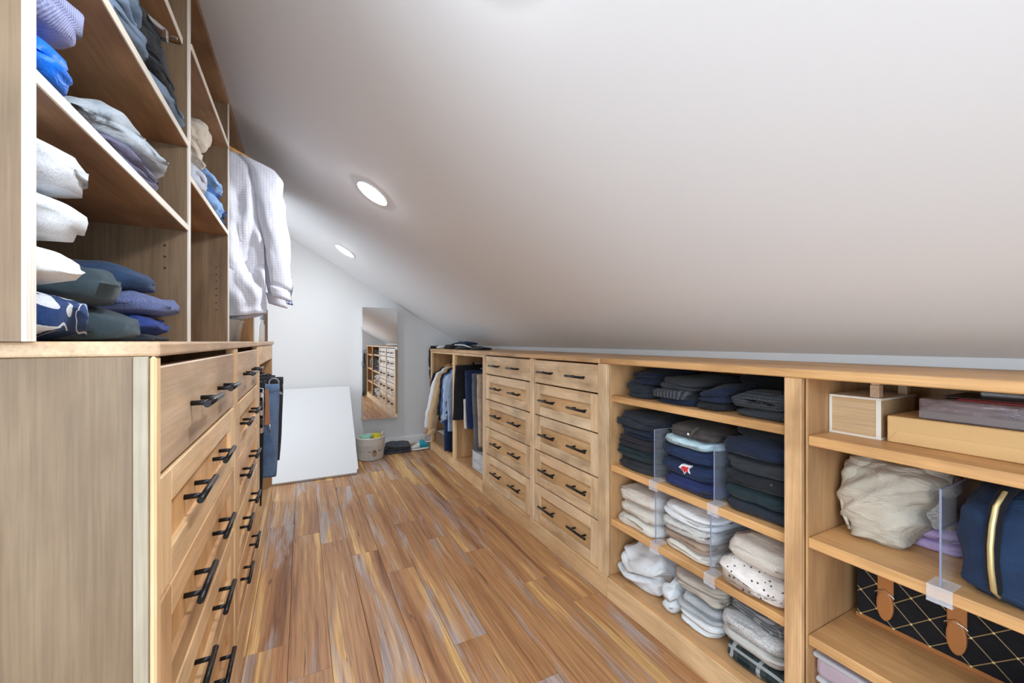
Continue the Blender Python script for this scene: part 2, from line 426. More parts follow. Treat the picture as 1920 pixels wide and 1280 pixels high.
# ------------------------------------------------------------------ downlights
def lamp(y, label):
    x = 0.316; zc = ceil_z(x)
    t = thing('downlight', label, 'ceiling light', (x, y, zc), 'recessed downlights')
    nrm = Vector((-KS, 0, -1)).normalized(); a = Vector((1, 0, -KS)).normalized(); b = Vector((0, 1, 0))
    c = Vector((x, y, zc))
    def ring(r, d): return [c + nrm * d + (a * math.cos(q) + b * math.sin(q)) * r for q in [2 * PI * i / 40 for i in range(40)]]
    part(t, 'trim_ring', MB().loft([ring(.088, -.004), ring(.088, .004), ring(.084, .006), ring(.074, .005), ring(.073, -.004)], False, False), M['white_plastic'], True)
    part(t, 'diffuser', MB().loft([ring(.074, .003), ring(.066, .009), ring(.05, .012), ring(.02, .0135)], False, True), M['lamp'], True)
lamp(3.59, 'small round recessed ceiling light nearer the far wall')
lamp(2.13, 'larger looking round recessed ceiling light in the middle of the slope')
lamp(0.67, 'round recessed ceiling light above the camera')

# ------------------------------------------------------------------ drawers and cabinets
def handle_mesh(d):
    mb = MB()
    mb.tube([(d * .030, -.073, 0), (d * .030, .073, 0)], .0058, 14)
    for y in (-.042, .042): mb.tube([(0, y, 0), (d * .030, y, 0)], .0048, 10)
    return mesh_of('handle', mb, M['black_metal'], smooth=False)
HM = {1: handle_mesh(1), -1: handle_mesh(-1)}
for me in HM.values():
    for p in me.polygons: p.use_smooth = len(p.vertices) == 4
def drawer(parent, y0, y1, z0, z1, xf, d, slab, w_rail, w_panel, tilt=0.0):
    """d=+1: front faces +X, d=-1: faces -X; xf = x of the front face"""
    yc, zc = (y0 + y1) / 2, (z0 + z1) / 2
    base = Vector((xf, yc, zc)) - wloc(parent)
    hy, hz = (y1 - y0) / 2 - .0025, (z1 - z0) / 2 - .0036
    def X(a, b): return (min(-d * a, -d * b), max(-d * a, -d * b))   # depth behind the front
    if slab:
        o = place('drawer', mesh_of('drawer', bx(*X(0, .02), -hy, hy, -hz, hz, bev=.0022), M[w_rail + 'Y']), base, parent)
        xp = 0
    else:
        o = place('drawer', mesh_of('drawer', bx(*X(.0145, .40), -hy + .02, hy - .02, -hz + .012, hz - .02), M['insideY']), base, parent)
        fr = .058; rh = min(.052, hz * .62)
        for s, nm in ((1, 'rail'), (-1, 'rail')):
            za, zb = (hz - rh, hz) if s > 0 else (-hz, -hz + rh * .95)
            place(nm, mesh_of('rail', bx(*X(0, .02), -hy + fr, hy - fr, za, zb, bev=.0016), M[w_rail + 'Y']), (0, 0, 0), o)
        for s in (1, -1):
            ya, yb = (hy - fr, hy) if s > 0 else (-hy, -hy + fr)
            place('stile', mesh_of('stile', bx(*X(0, .02), ya, yb, -hz, hz, bev=.0016), M[w_rail + 'Z']), (0, 0, 0), o)
        place('panel', mesh_of('panel', bx(*X(.010, .0145), -hy + fr - .005, hy - fr + .005, -hz + rh * .9, hz - rh * .9), M[w_panel + ('Z' if d > 0 else 'Y')]), (0, 0, 0), o)
        xp = .010
    for s in (-1, 1):
        place('handle', HM[d], (-d * xp, s * .135, 0), o)
    return o

# --- right hand run -------------------------------------------------------------
RB = 1.615
CR = 1.004      # underside of the right worktop
def carcass(t, y0, y1, mats='inside', left=True, right=True, th=.018):
    if left: part(t, 'side_panel', bx(XR + .012, RB, y1 - th, y1, .0, CR, bev=.001), M[mats + 'Z'])
    if right: part(t, 'side_panel', bx(XR + .012, RB, y0, y0 + th, .0, CR, bev=.001), M[mats + 'Z'])
    part(t, 'back_panel', bx(RB - .008, RB, y0 + th, y1 - th, .06, CR - .001), M[mats + 'Z'])
    part(t, 'bottom_panel', bx(XR + .004, RB - .008, y0 + th, y1 - th, .080, .098, bev=.001), M[mats + 'Y'])
    part(t, 'toe_kick', bx(XR - .006, XR + .012, y0 + .0005, y1 - .0005, .0, .084, bev=.0015), M['paleY'])
def stile(t, y0, y1, mat='paleZ', z0=.0845): return part(t, 'stile', bx(XR - .004, XR + .018, y0, y1, z0, CR, bev=.002), M[mat])

# far hanging unit, two bays
hu = thing('hanging_cabinet', 'open wooden hanging cabinet with two bays of clothes at the far end', 'cabinet', (1.39, 3.4, 0), 'right hand cabinets')
carcass(hu, 2.722, 4.06)
part(hu, 'divider', bx(XR + .012, RB - .008, 3.337, 3.378, .098, CR), M['insideZ'])
stile(hu, 4.02, 4.06); stile(hu, 3.332, 3.384)
part(hu, 'face_rail', bx(XR, XR + .018, 2.724, 3.332, .985, CR, bev=.001).box(XR, XR + .018, 3.384, 4.02, .985, CR, bev=.001), M['paleY'])
part(hu, 'hanging_rod', MB().tube([(1.42, 2.742, .955), (1.42, 3.336, .955)], .012, 12), M['steel'], True)
part(hu, 'hanging_rod', MB().tube([(1.42, 3.379, .955), (1.42, 4.04, .955)], .012, 12), M['steel'], True)

def drawer_unit(y0, y1, st, label):
    t = thing('drawer_cabinet', label, 'cabinet', ((XR + RB) / 2, (y0 + y1) / 2, 0), 'right hand cabinets')
    carcass(t, y0, y1)
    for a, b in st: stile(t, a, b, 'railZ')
    ya = max(b for a, b in st if b < (y0 + y1) / 2) if any(b < (y0 + y1) / 2 for a, b in st) else y0
    yb = min([a for a, b in st if a > (y0 + y1) / 2] or [y1])
    zs = [1.000, .866, .688, .490, .300, .086]
    for k in range(5):
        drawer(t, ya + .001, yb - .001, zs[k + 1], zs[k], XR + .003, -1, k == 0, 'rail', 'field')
    return t
drawer_unit(2.035, 2.720, [(2.680, 2.720)], 'five drawer wooden cabinet next to the open hanging bays')
drawer_unit(1.368, 2.033, [(1.368, 1.427), (1.995, 2.033)], 'five drawer wooden cabinet next to the shelves of folded clothes')

def shelf_unit(y0, y1, st, zs, label, x_shelf):
    t = thing('shelf_cabinet', label, 'cabinet', ((XR + RB) / 2, (y0 + y1) / 2, 0), 'right hand cabinets')
    carcass(t, y0, y1, th=.006)
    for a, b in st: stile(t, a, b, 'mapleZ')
    for z in zs:
        part(t, 'shelf', bx(x_shelf, RB - .008, y0 + .0065, y1 - .0065, z - .026, z, bev=.002), M['panelY'])
    return t
shelf_unit(.600, 1.366, [(.600, .643), ], [.868, .570, .337], 'open wooden cabinet with four levels of folded clothes', XR + .012)
shelf_unit(-.075, .598, [(-.075, -.032)], [.853, .585, .330], 'open wooden cabinet nearest the camera holding boxes and bags', XR + .012)
wt = [solo('worktop', bx(XR - .010, XRW - .002, 1.4105, 4.062, CR, 1.027, bev=.003), M['mapleY'], 'long wooden worktop over the drawers and hanging bays', 'worktop', (1.4, 2.7, CR), 'right hand worktops'),
      solo('worktop', bx(XR - .010, XRW - .002, -.078, 1.4095, CR, 1.027, bev=.003), M['panelY'], 'wooden worktop over the two open shelf cabinets', 'worktop', (1.4, .7, CR), 'right hand worktops')]

# --- left hand run ---------------------------------------------------------------
LBK = XLW + .01
CL = 1.079
def left_unit(y0, y1, st, label, end=False):
    t = thing('drawer_cabinet', label, 'cabinet', ((XL + LBK) / 2, (y0 + y1) / 2, 0), 'left hand cabinets')
    w = 'grey' if end else 'inside'
    part(t, 'side_panel', bx(LBK, XL - .025, y0, y0 + .02, 0, CL, bev=.001), M[w + 'Z'])
    part(t, 'side_panel', bx(LBK, XL - .022, y1 - .018, y1, 0, CL), M['insideZ'])
    part(t, 'back_panel', bx(LBK, LBK + .008, y0 + .02, y1 - .018, .06, CL), M['insideZ'])
    part(t, 'bottom_panel', bx(LBK + .008, XL - .022, y0 + .02, y1 - .018, .16, .178), M['insideY'])
    part(t, 'toe_kick', bx(XL - .02, XL - .002, y0 + .001, y1 - .001, 0, .175, bev=.001), M['paleY'])
    for a, b in st: part(t, 'stile', bx(XL - (.008 if a < .76 else .0245), XL, a, b, 0 if a < .76 else .176, CL, bev=.003), M['paleZ'])
    ya = max([b for a, b in st if b < (y0 + y1) / 2] or [y0]); yb = min([a for a, b in st if a > (y0 + y1) / 2] or [y1])
    zs = [1.0675, .905, .724, .543, .362, .180]
    for k in range(5):
        drawer(t, ya + .002, yb - .002, zs[k + 1], zs[k], XL - .002, 1, k == 0, ['slab', 'pale', 'maple', 'pale', 'maple'][k], 'panel')
    return t
left_unit(.730, 1.540, [(.730, .752), (1.478, 1.540)], 'five drawer wooden chest nearest the camera with a weathered end panel', True)
left_unit(1.541, 2.290, [(2.195, 2.290)], 'narrow looking five drawer wooden chest beside the hanging trousers')
part(bpy.data.objects['drawer_cabinet.002'], 'corner_post', bx(XL - .0248, XL - .0085, .7295, .752, 0, CL, bev=.001), M['postZ'], label='pale grey weathered corner post')
hl = thing('hanging_cabinet', 'open wooden hanging bay for trousers on the left', 'cabinet', (-.45, 2.75, 0), 'left hand cabinets')
part(hl, 'side_panel', bx(LBK, XL - .002, 3.215, 3.25, 0, CL, bev=.002), M['insideZ'])
part(hl, 'face_rail', bx(XL - .022, XL - .002, 2.291, 3.215, .985, CL, bev=.002), M['paleY'])
part(hl, 'back_panel', bx(LBK, LBK + .008, 2.291, 3.215, 0, CL), M['insideZ'])
part(hl, 'bottom_panel', bx(LBK + .008, XL - .02, 2.291, 3.215, .085, .105), M['insideY'])
part(hl, 'toe_kick', bx(XL - .02, XL - .002, 2.291, 3.215, 0, .11, bev=.001), M['paleY'])
part(hl, 'hanging_rod', MB().tube([(-.30, 2.292, .93), (-.30, 3.215, .93)], .012, 12), M['black_metal'], True)
solo('worktop', bx(LBK, XL + .004, .7325, 3.33, CL, CT, bev=.004), M['slabY'], 'pale wooden worktop over the left hand chests of drawers', 'worktop', (-.45, 2.0, CL))

# tall shelf unit standing on the left worktop
HT = ceil_z(XH) - .003
hb = LBK
su = thing('tall_shelf_unit', 'tall plywood shelf unit on the left worktop reaching the sloped ceiling', 'shelving', (-.52, 2.0, CT))
def upright(y0, y1, mat, name='divider', x1=XH):
    o = part(su, name, MB().poly([(hb, y0, CT), (x1 - .004, y0, CT), (x1 - .004, y0, HT), (hb, y0, HT)], (0, y1 - y0, 0)), M[mat])
    p = place('edge_strip', mesh_of('edge_strip', bx(x1 - .004, x1, y0, y1, CT, HT), M['edgeZ'], wloc(su)), (0, 0, 0), o)
    return o
upright(.715, .737, 'plyZ', 'side_panel')
upright(1.522, 1.546, 'plyZ')
upright(2.262, 2.284, 'plyZ')
upright(3.215, 3.25, 'insideZ', 'side_panel', x1=-.285)
part(su, 'back_panel', bx(hb, hb + .006, .737, 3.215, CT, HT), M['plyZ'])
part(su, 'top_panel', bx(hb + .006, XH, .737, 1.5215, HT - .018, HT, bev=.001).box(hb + .006, XH, 1.5465, 2.2615, HT - .018, HT, bev=.001).box(hb + .006, XH, 2.2845, 3.2145, HT - .018, HT, bev=.001), M['shelfY'])
def hshelf(y0, y1, z, x1=XH):
    o = part(su, 'shelf', bx(hb + .006, x1 - .004, y0, y1, z - .018, z), M['shelfY'])
    place('edge_strip', mesh_of('edge_strip', bx(x1 - .004, x1, y0, y1, z - .018, z, bev=.0008), M['edge'], wloc(su)), (0, 0, 0), o)
hshelf(.7375, 1.5215, 1.447)
hshelf(.7375, 1.5215, 1.697)
hshelf(.7375, 1.512, 1.995, XH - .012)
hshelf(1.5465, 2.2615, 1.606)
hshelf(1.5465, 2.2615, 2.005, XH + .003)
part(su, 'hanging_rod', MB().tube([(-.46, 2.285, 2.11), (-.46, 3.214, 2.11)], .012, 12), M['steel'], True)
ph = MB()
def hole(x, y, z): ph.tube([(x, y - .0006, z), (x, y + .002, z)], .0032, 8)
for z in (1.315, 1.348, 1.381, 1.80, 1.835, 1.87, 1.60): hole(-.356, 1.522, z)
for k in range(7): hole(-.346, 2.262, 1.245 + .032 * k)
hole(-.346, 2.262, 1.78); hole(-.346, 2.262, 1.82)
part(su, 'peg_holes', ph, M['dark_gap'], kind='stuff')

# ------------------------------------------------------------------ folded garments
def fbm(x, y, z, s): return noise.noise(Vector((x * s + 3.1, y * s - 7.7, z * s + 1.9)))
def sgnpow(c, p): return math.copysign(abs(c) ** p, c)
def folded(name, label, cat, mat, x0, x1, y0, y1, z0, z1, L=1, seed=0, p=5.5, edge=1.0, wr=.005, jit=.010, sag=.18, lump=.0, slope=0.0, group=None, pinch=0.0, nose=0, n=84, crease=.0028):
    """a folded garment: L cloth layers with rounded folds; nose = which x side carries the big rounded fold"""
    rnd = random.Random(seed)
    cx, cy = (x0 + x1) / 2, (y0 + y1) / 2
    hx, hy, h = (x1 - x0) / 2, (y1 - y0) / 2, z1 - z0
    lay = []
    cuts = [0]
    for k in range(L): cuts.append(cuts[-1] + rnd.uniform(.8, 1.2))
    cuts = [c / cuts[-1] for c in cuts]
    for k in range(L): lay.append((rnd.uniform(-jit, jit), rnd.uniform(-jit, jit), rnd.uniform(0, jit * 1.2)))
    rings = []
    so = seed * 5.37
    def ring(tz, inset, dx, dy, shrink=1.0, dome=0.0, zabs=None):
        r = []
        for i in range(n):
            a = 2 * PI * i / n
            ca, sa = math.cos(a), math.sin(a)
            ex = 2.0 / p
            ux, uy = sgnpow(ca, ex), sgnpow(sa, ex)
            rx, ry = max(.004, hx - inset) * shrink, max(.004, hy - inset) * shrink
            x = cx + dx + ux * rx; y = cy + dy + uy * ry
            # wrinkles
            q = fbm(x + so, y, tz * h * 2.2, 9) * wr * 1.6 + fbm(x + so, y - so, tz * h * 3, 26) * wr * .7
            rid = 1 - abs(fbm(x * .9 + so, y * .5, tz * h * 3.5 + so, 17)) * 2.6
            rid2 = 1 - abs(fbm(x * 1.1 - so, y * 1.1, tz * h * 2 - so, 8)) * 2.2
            q += (rid * 1.3 + rid2 * 1.6) * crease * (1 if shrink > .97 else .4)
            x += ux * q; y += uy * q
            x, y = cx + (x - cx) * cyw - (y - cy) * syw, cy + (x - cx) * syw + (y - cy) * cyw
            e = max(abs(ux), abs(uy)) * shrink
            hh = h * (1 - sag * e ** 4) + h * slope * uy * shrink
            hh += lump * fbm(x + so, y + so, .3, 7) * 1.6
            if pinch: hh *= 1 - pinch * max(0, (uy * shrink + 1) / 2) ** 2
            hh += (fbm(x - so, y + so, .7, 11) * wr * 1.1 + (1 - abs(fbm(x * 1.2 + so, y * .7 + so, 2.2, 13)) * 2.4) * crease * 1.2) * min(1, tz * 1.3)
            wav = fbm(x + so, y, tz * 2, 8) * h / L * .34 * math.sin(PI * min(1, max(0, tz)))
            z = z0 + max(0.0005, tz * hh + wav + dome * h)
            r.append((x, y, z))
        return r
    yaw = rnd.uniform(-.035, .035); cyw, syw = math.cos(yaw), math.sin(yaw)
    for k in range(L):
        a, b = cuts[k], cuts[k + 1]
        lh = (b - a) * h
        er = min(lh * .5 * edge, hx * .6, hy * .6)
        dx, dy, ins = lay[k]
        m = 8
        for j in range(m + 1):
            if j == 0 and k > 0: t = .015
            elif j == m and k < L - 1: t = .985
            else: t = j / m
            c = 1 - math.sqrt(max(0, 1 - (2 * t - 1) ** 2)) ** .85
            inset = er * c + ins
            rings.append(ring(a + (b - a) * t, inset, dx, dy))
    dx, dy, ins = lay[-1]
    last_in = min((cuts[-1] - cuts[-2]) * h * .5 * edge, hx * .6, hy * .6) + ins
    for s in (.93, .84, .72, .56, .38, .18):
        rings.append(ring(1.0, last_in * s, dx, dy, s, .04 * (1 - s)))
    mb = MB().loft(rings)
    return solo(name, mb, mat, label, cat, (cx, cy, z0), group, True)

C = {}
def cl(key, col=None, **kw):
    if key not in C: C[key] = cloth(key, col, **kw)
    return C[key]
BLK = cl('black_cotton', (0.016, 0.017, 0.020), sheen=.25)
CHAR = cl('charcoal_cotton', (0.034, 0.036, 0.041), sheen=.25)
CHARN = cl('charcoal_navy', (0.022, 0.027, 0.038), sheen=.25)
NAVYD = cl('dark_navy', (0.012, 0.018, 0.040), sheen=.25)
NAVY = cl('navy', (0.018, 0.032, 0.085), sheen=.2)
INDI = cl('indigo', (0.022, 0.032, 0.115), sheen=.2)
BROWNC = cl('charcoal_brown', (0.075, 0.064, 0.058), sheen=.2)
PALEB = cl('pale_blue', (0.50, 0.66, 0.71))
TEALK = cl('dark_teal', (0.018, 0.032, 0.038), sheen=.25)
PLUM = cl('black_plum', (0.024, 0.019, 0.026), sheen=.25)
RIBC = cl('ribbed_charcoal', (0.02, 0.022, 0.027), pattern='rib', col2=(0.085, 0.09, 0.10), freq=420, axis=1, bumpk=.6)
KNITC = cl('dark_knit', (0.022, 0.025, 0.030), pattern='knit', col2=(0.062, 0.068, 0.078), freq=700, bumpk=.8)
CREAM = cl('cream_cotton', (0.72, 0.65, 0.56), mott=.12)
CREAM2 = cl('warm_cream', (0.74, 0.69, 0.61), mott=.12)
WHITE = cl('white_cotton', (0.80, 0.80, 0.80), mott=.08)
WHITED = cl('white_denim', (0.76, 0.77, 0.78), mott=.12)
GREYK = cl('pale_grey_knit', (0.58, 0.55, 0.51), pattern='knit', col2=(0.72, 0.70, 0.66), freq=900, bumpk=.7)
TAUPE = cl('taupe_wool', (0.40, 0.29, 0.215), mott=.18)
LINEN = cl('beige_linen', (0.62, 0.54, 0.46), mott=.15, pattern='heather', col2=(0.70, 0.63, 0.55))
CROCH = cl('cream_crochet', (0.80, 0.72, 0.66), pattern='holes', col2=(0.10, 0.08, 0.075), scale=62, w=.20, bumpk=.9)
STONE = cl('stone_twill', (0.50, 0.43, 0.36), mott=.12)
GREYD = cl('grey_denim', (0.36, 0.37, 0.38), pattern='fade', col2=(0.56, 0.56, 0.56))
CHECKW = cl('grey_check_wool', (0.10, 0.10, 0.105), pattern='grid', pitch=.009, w=.35, col2=(0.34, 0.34, 0.34))
FUZZ = cl('pale_boucle', (0.62, 0.60, 0.58), pattern='holes', col2=(0.36, 0.35, 0.34), scale=230, w=.42, bumpk=1.0)
PGREY = cl('pale_grey_linen', (0.55, 0.52, 0.48), mott=.15)
PLAID = cl('green_black_plaid', (0.045, 0.062, 0.056), pattern='plaid', pitch=.085, col2=(0.010, 0.012, 0.014), col3=(0.42, 0.42, 0.42))
FUR = cl('brown_fleece', (0.23, 0.17, 0.13), mott=.4, bumpk=1.0)
HGREY = cl('heather_grey', wstr=.30, wscale=9, col=(0.52, 0.54, 0.58), pattern='heather', col2=(0.66, 0.68, 0.71), mott=.1)
LGREY = cl('light_grey_fleece', wstr=.30, wscale=9, col=(0.60, 0.63, 0.66), pattern='heather', col2=(0.72, 0.74, 0.77), mott=.1)
OFFW = cl('off_white_fleece', wstr=.30, wscale=9, col=(0.76, 0.74, 0.72), mott=.07, bumpk=.6)
NORD = cl('blue_white_jacquard', (0.018, 0.050, 0.16), pattern='motif', col2=(0.62, 0.65, 0.70), scale=15, loc=(2.4, 0.6, 0.1), bumpk=.8)
TEALS = cl('slate_teal_fleece', wstr=.30, wscale=9, col=(0.042, 0.066, 0.082), sheen=.3)
NAVYM = cl('mid_navy_fleece', wstr=.30, wscale=9, col=(0.030, 0.062, 0.135), sheen=.3)
HBLUE = cl('heather_blue', wstr=.30, wscale=9, col=(0.075, 0.105, 0.25), pattern='heather', col2=(0.20, 0.23, 0.40))
COBALT = cl('cobalt_cotton', (0.035, 0.065, 0.26))
SHINY = cl('shiny_blue', (0.012, 0.16, 0.74), rough=.35, sheen=0)
LAV = cl('lavender_rib', (0.20, 0.22, 0.40), pattern='rib', col2=(0.34, 0.36, 0.54), freq=1500, axis=1, bumpk=.6)
PURPG = cl('purple_grey', (0.16, 0.155, 0.24))
SWEAT = cl('grey_print_sweat', (0.44, 0.49, 0.54), pattern='patches', col2=(0.10, 0.12, 0.16), scale=13, t=.66, loc=(0.4, 3.1, 0))
BGREY = cl('blue_grey_denim', (0.12, 0.17, 0.24), pattern='fade', col2=(0.20, 0.26, 0.35))
DENIM = cl('mid_blue_denim', (0.15, 0.29, 0.55), pattern='fade', col2=(0.26, 0.42, 0.68))
DENIMD = cl('dark_denim', (0.020, 0.035, 0.085))
PALEG = cl('pale_blue_grey', (0.52, 0.55, 0.64))
CANVAS = cl('cream_canvas', (0.58, 0.51, 0.41), mott=.14, wstr=.9, wscale=12)

GA, GB, GC_, GD = 'folded dark clothes on the top right shelf', 'folded dark clothes on the second right shelf', 'folded pale clothes on the third right shelf', 'folded clothes on the lowest right shelf'
G = 'clothes'
# top shelf, left to right
folded('folded_trousers', 'rumpled dark navy trousers, lower of the left bundle on the top shelf', 'trousers', CHARN, 1.215, 1.54, 1.16, 1.338, .868, .926, 2, 1, lump=.012, group=GA, p=3.4)
folded('folded_trousers', 'rumpled near black trousers on top of the left bundle on the top shelf', 'trousers', NAVYD, 1.235, 1.54, 1.15, 1.322, .925, .986, 2, 2, lump=.014, group=GA, p=3.2)
folded('folded_trousers', 'flat navy trousers under the ribbed charcoal knit on the top shelf', 'trousers', NAVYD, 1.205, 1.52, .972, 1.158, .868, .890, 1, 3, group=GA)
folded('folded_sweater', 'ribbed charcoal knit folded on flat navy trousers on the top shelf', 'sweater', RIBC, 1.203, 1.48, 1.00, 1.150, .890, .922, 1, 4, group=GA, edge=.6)
folded('folded_trousers', 'charcoal jeans on top of the ribbed charcoal knit', 'trousers', CHAR, 1.212, 1.54, .965, 1.148, .921, .968, 2, 5, group=GA, slope=.1)
folded('folded_sweater', 'black textured knit at the bottom middle of the top shelf', 'sweater', BLK, 1.205, 1.53, .858, .966, .868, .897, 1, 6, lump=.006, group=GA)
folded('folded_trousers', 'dark navy trousers lying over the black textured knit on the top shelf', 'trousers', NAVYD, 1.203, 1.54, .850, .963, .896, .948, 2, 7, group=GA, slope=-.12)
folded('folded_trousers', 'flat charcoal trousers under the dark grey knit at the right end of the top shelf', 'trousers', CHAR, 1.195, 1.37, .648, .842, .868, .894, 1, 8, group=GA)
folded('folded_sweater', 'dark grey chunky knit at the right end of the top shelf', 'sweater', KNITC, 1.200, 1.37, .648, .846, .893, .946, 1, 9, group=GA)
folded('folded_sweater', 'large black sweater heaped behind the dark grey chunky knit', 'sweater', BLK, 1.376, 1.60, .655, .955, .868, .990, 3, 10, lump=.012, group=GA, p=3)

def stack(z, items, x0, y0, y1, seed, group, depth=.33, jit=.012):
    for k, (nm, lab, cat, mat, h, kw) in enumerate(items):
        kk = dict(L=2, jit=.008, p=5.5, crease=.0036)
        kk.update(kw)
        dy = kk.pop('dy', 0); dx = kk.pop('dx', 0); gy = kk.pop('gy', 0)
        folded(nm, lab, cat, mat, x0 + dx, x0 + dx + depth, y0 + dy - gy, y1 + dy + gy, z, z + h * 1.04, seed=seed + k, group=group, **kk)
        z += h
    return z
stack(.570, [('folded_trousers', 'charcoal trousers at the foot of the left dark stack', 'trousers', CHAR, .050, dict(dx=.002)),
             ('folded_sweater', 'dark teal black sweater second from the foot of the left dark stack', 'sweater', TEALK, .047, dict(dy=.006)),
             ('folded_sweater', 'black plum sweater in the middle of the left dark stack', 'sweater', PLUM, .042, dict(dy=-.008, gy=-.006)),
             ('folded_sweater', 'dark navy sweater second from the top of the left dark stack', 'sweater', NAVYD, .038, dict(dy=-.004, gy=-.010)),
             ('folded_sweater', 'charcoal sweater on top of the left dark stack', 'sweater', CHARN, .052, dict(dy=-.004, lump=.008, slope=.1))],
      1.198, 1.126, 1.352, 20, GB)
stack(.570, [('folded_sweater', 'indigo sweater at the foot of the middle dark stack', 'sweater', INDI, .050, dict(L=1)),
             ('folded_sweatshirt', 'navy sweatshirt with a small red and white chest badge', 'sweatshirt', NAVY, .056, dict(L=1, gy=.004)),
             ('folded_sweatshirt', 'navy sweatshirt under the pale blue garment in the middle dark stack', 'sweatshirt', NAVY, .046, dict(L=1, lump=.006, dy=.006)),
             ('folded_shirt', 'pale blue garment between navy and charcoal in the middle dark stack', 'shirt', PALEB, .032, dict(L=1, gy=-.016, dx=.004)),
             ('folded_coat', 'charcoal brown collared coat with a white button on the middle stack', 'coat', BROWNC, .044, dict(L=1, gy=-.008, slope=.08, dx=.01))],
      1.200, .876, 1.114, 30, GB)
stack(.570, [('folded_trousers', 'charcoal trousers at the foot of the right dark stack', 'trousers', CHARN, .042, dict(L=1)),
             ('folded_trousers', 'slate black trousers second from the foot of the right dark stack', 'trousers', TEALK, .046, dict(L=1, gy=.002)),
             ('folded_trousers', 'black trousers with a small grey zip pull in the right dark stack', 'trousers', BLK, .036, dict(L=1)),
             ('folded_sweater', 'black sweater fourth from the foot of the right dark stack', 'sweater', CHAR, .050, dict(L=1)),
             ('folded_sweater', 'dark blue black sweater second from the top of the right dark stack', 'sweater', NAVYD, .052, dict(L=1, lump=.008)),
             ('folded_sweater', 'black sweater on top of the right dark stack', 'sweater', BLK, .034, dict(L=1, dx=.05))],
      1.198, .650, .860, 40, GB, jit=.01)
stack(.337, [('folded_trousers', 'cream trousers at the foot of the left pale stack', 'trousers', CREAM2, .046, dict(L=1, dx=.004)),
             ('folded_trousers', 'cream trousers in the middle of the left pale stack', 'trousers', CREAM, .054, dict(L=1)),
             ('folded_trousers', 'light beige trousers on top of the left pale stack', 'trousers', CREAM, .054, dict(L=1, dx=.002, slope=.06))],
      1.198, 1.120, 1.350, 50, GC_)
folded('fleece_scarf', 'small brown fluffy scarf behind the left pale stack', 'scarf', FUR, 1.40, 1.56, 1.125, 1.24, .478, .528, 1, 58, lump=.01, p=2.6)
stack(.337, [('folded_sweater', 'cream sweater at the foot of the middle pale stack', 'sweater', CREAM2, .036, dict(L=1)),
             ('folded_sweater', 'taupe brown wool sweater in the middle pale stack', 'sweater', TAUPE, .036, dict(L=1, gy=-.004)),
             ('folded_sweater', 'pale grey knit in the middle pale stack', 'sweater', GREYK, .044, dict(L=1)),
             ('folded_sweater', 'white sweater on top of the middle pale stack', 'sweater', WHITE, .056, dict(L=2, lump=.006))],
      1.200, .890, 1.106, 60, GC_)
stack(.337, [('folded_sweater', 'cream open crochet sweater at the right end of the third shelf', 'sweater', CROCH, .074, dict(L=1, lump=.012, dx=-.012, wr=.009)),
             ('folded_trousers', 'beige linen trousers lying on the cream crochet sweater', 'trousers', LINEN, .080, dict(L=1, lump=.008, gy=-.004, dx=-.002))],
      1.198, .650, .872, 70, GC_)
folded('folded_jeans', 'bulky white jeans at the left end of the lowest shelf', 'trousers', WHITED, 1.200, 1.54, 1.110, 1.350, .098, .272, 2, 80, lump=.018, p=4, wr=.010, sag=.28, crease=.006, group=GD)
folded('folded_jeans', 'white trouser leg with a rolled cuff beside the bulky white jeans', 'trousers', WHITED, 1.190, 1.50, 1.035, 1.110, .098, .215, 2, 81, lump=.01, p=4, wr=.006, sag=.25, group=GD)
folded('folded_trousers', 'flat white trousers under the grey jeans on the lowest shelf', 'trousers', WHITE, 1.200, 1.52, .876, 1.034, .098, .158, 2, 82, group=GD, wr=.004)
folded('folded_jeans', 'faded grey jeans above the flat white trousers on the lowest shelf', 'trousers', GREYD, 1.204, 1.53, .872, 1.036, .157, .212, 2, 83, group=GD)
folded('folded_trousers', 'stone coloured trousers above the faded grey jeans', 'trousers', STONE, 1.212, 1.53, .866, 1.075, .212, .276, 2, 84, group=GD)
folded('folded_scarf', 'green and black plaid scarf at the right end of the lowest shelf', 'scarf', PLAID, 1.192, 1.52, .650, .868, .098, .160, 1, 85, group=GD, lump=.012, wr=.008)
folded('folded_shirt', 'pale grey linen shirt on the plaid scarf', 'shirt', PGREY, 1.206, 1.50, .650, .852, .158, .194, 1, 86, group=GD)
folded('folded_sweater', 'pale speckled boucle knit between the linen shirt and the check wool', 'sweater', FUZZ, 1.202, 1.51, .650, .862, .193, .240, 1, 87, group=GD)
folded('folded_coat', 'dark grey checked wool jacket on top of the right end of the lowest shelf', 'jacket', CHECKW, 1.214, 1.56, .650, .866, .239, .292, 2, 88, group=GD)

# badge, button and zip pull: small parts of the garments that carry them
def sub_of(label_start): return next(o for o in bpy.data.objects if o.get('label', '').startswith(label_start))
g = sub_of('navy sweatshirt with a small red')
bx0, by0, bz0 = 1.1945, .987, .648
pts = [(0, .024, .004), (0, .012, .016), (0, -.004, .016), (0, -.020, .018), (0, -.012, .006), (0, -.016, -.006), (0, -.004, -.002), (0, .004, -.012), (0, .010, -.002)]
part(g, 'badge', MB().poly([(bx0 + p[0], by0 + p[1] * 1.18, bz0 + p[2] * 1.18) for p in pts], (.012, 0, 0)), plain('badge_white', (.8, .8, .82), .8), label='white badge edging')
part(g, 'badge_print', MB().poly([(bx0 - .0012 + p[0], by0 + p[1] * .82, bz0 + p[2] * .82) for p in pts], (.010, 0, 0)), plain('badge_red', (.62, .03, .035), .8), label='red badge')
g = sub_of('charcoal brown collared coat')
part(g, 'button', MB().ball((1.207, .985, .774), (.003, .005, .005)), M['white_plastic'], True, label='white button')
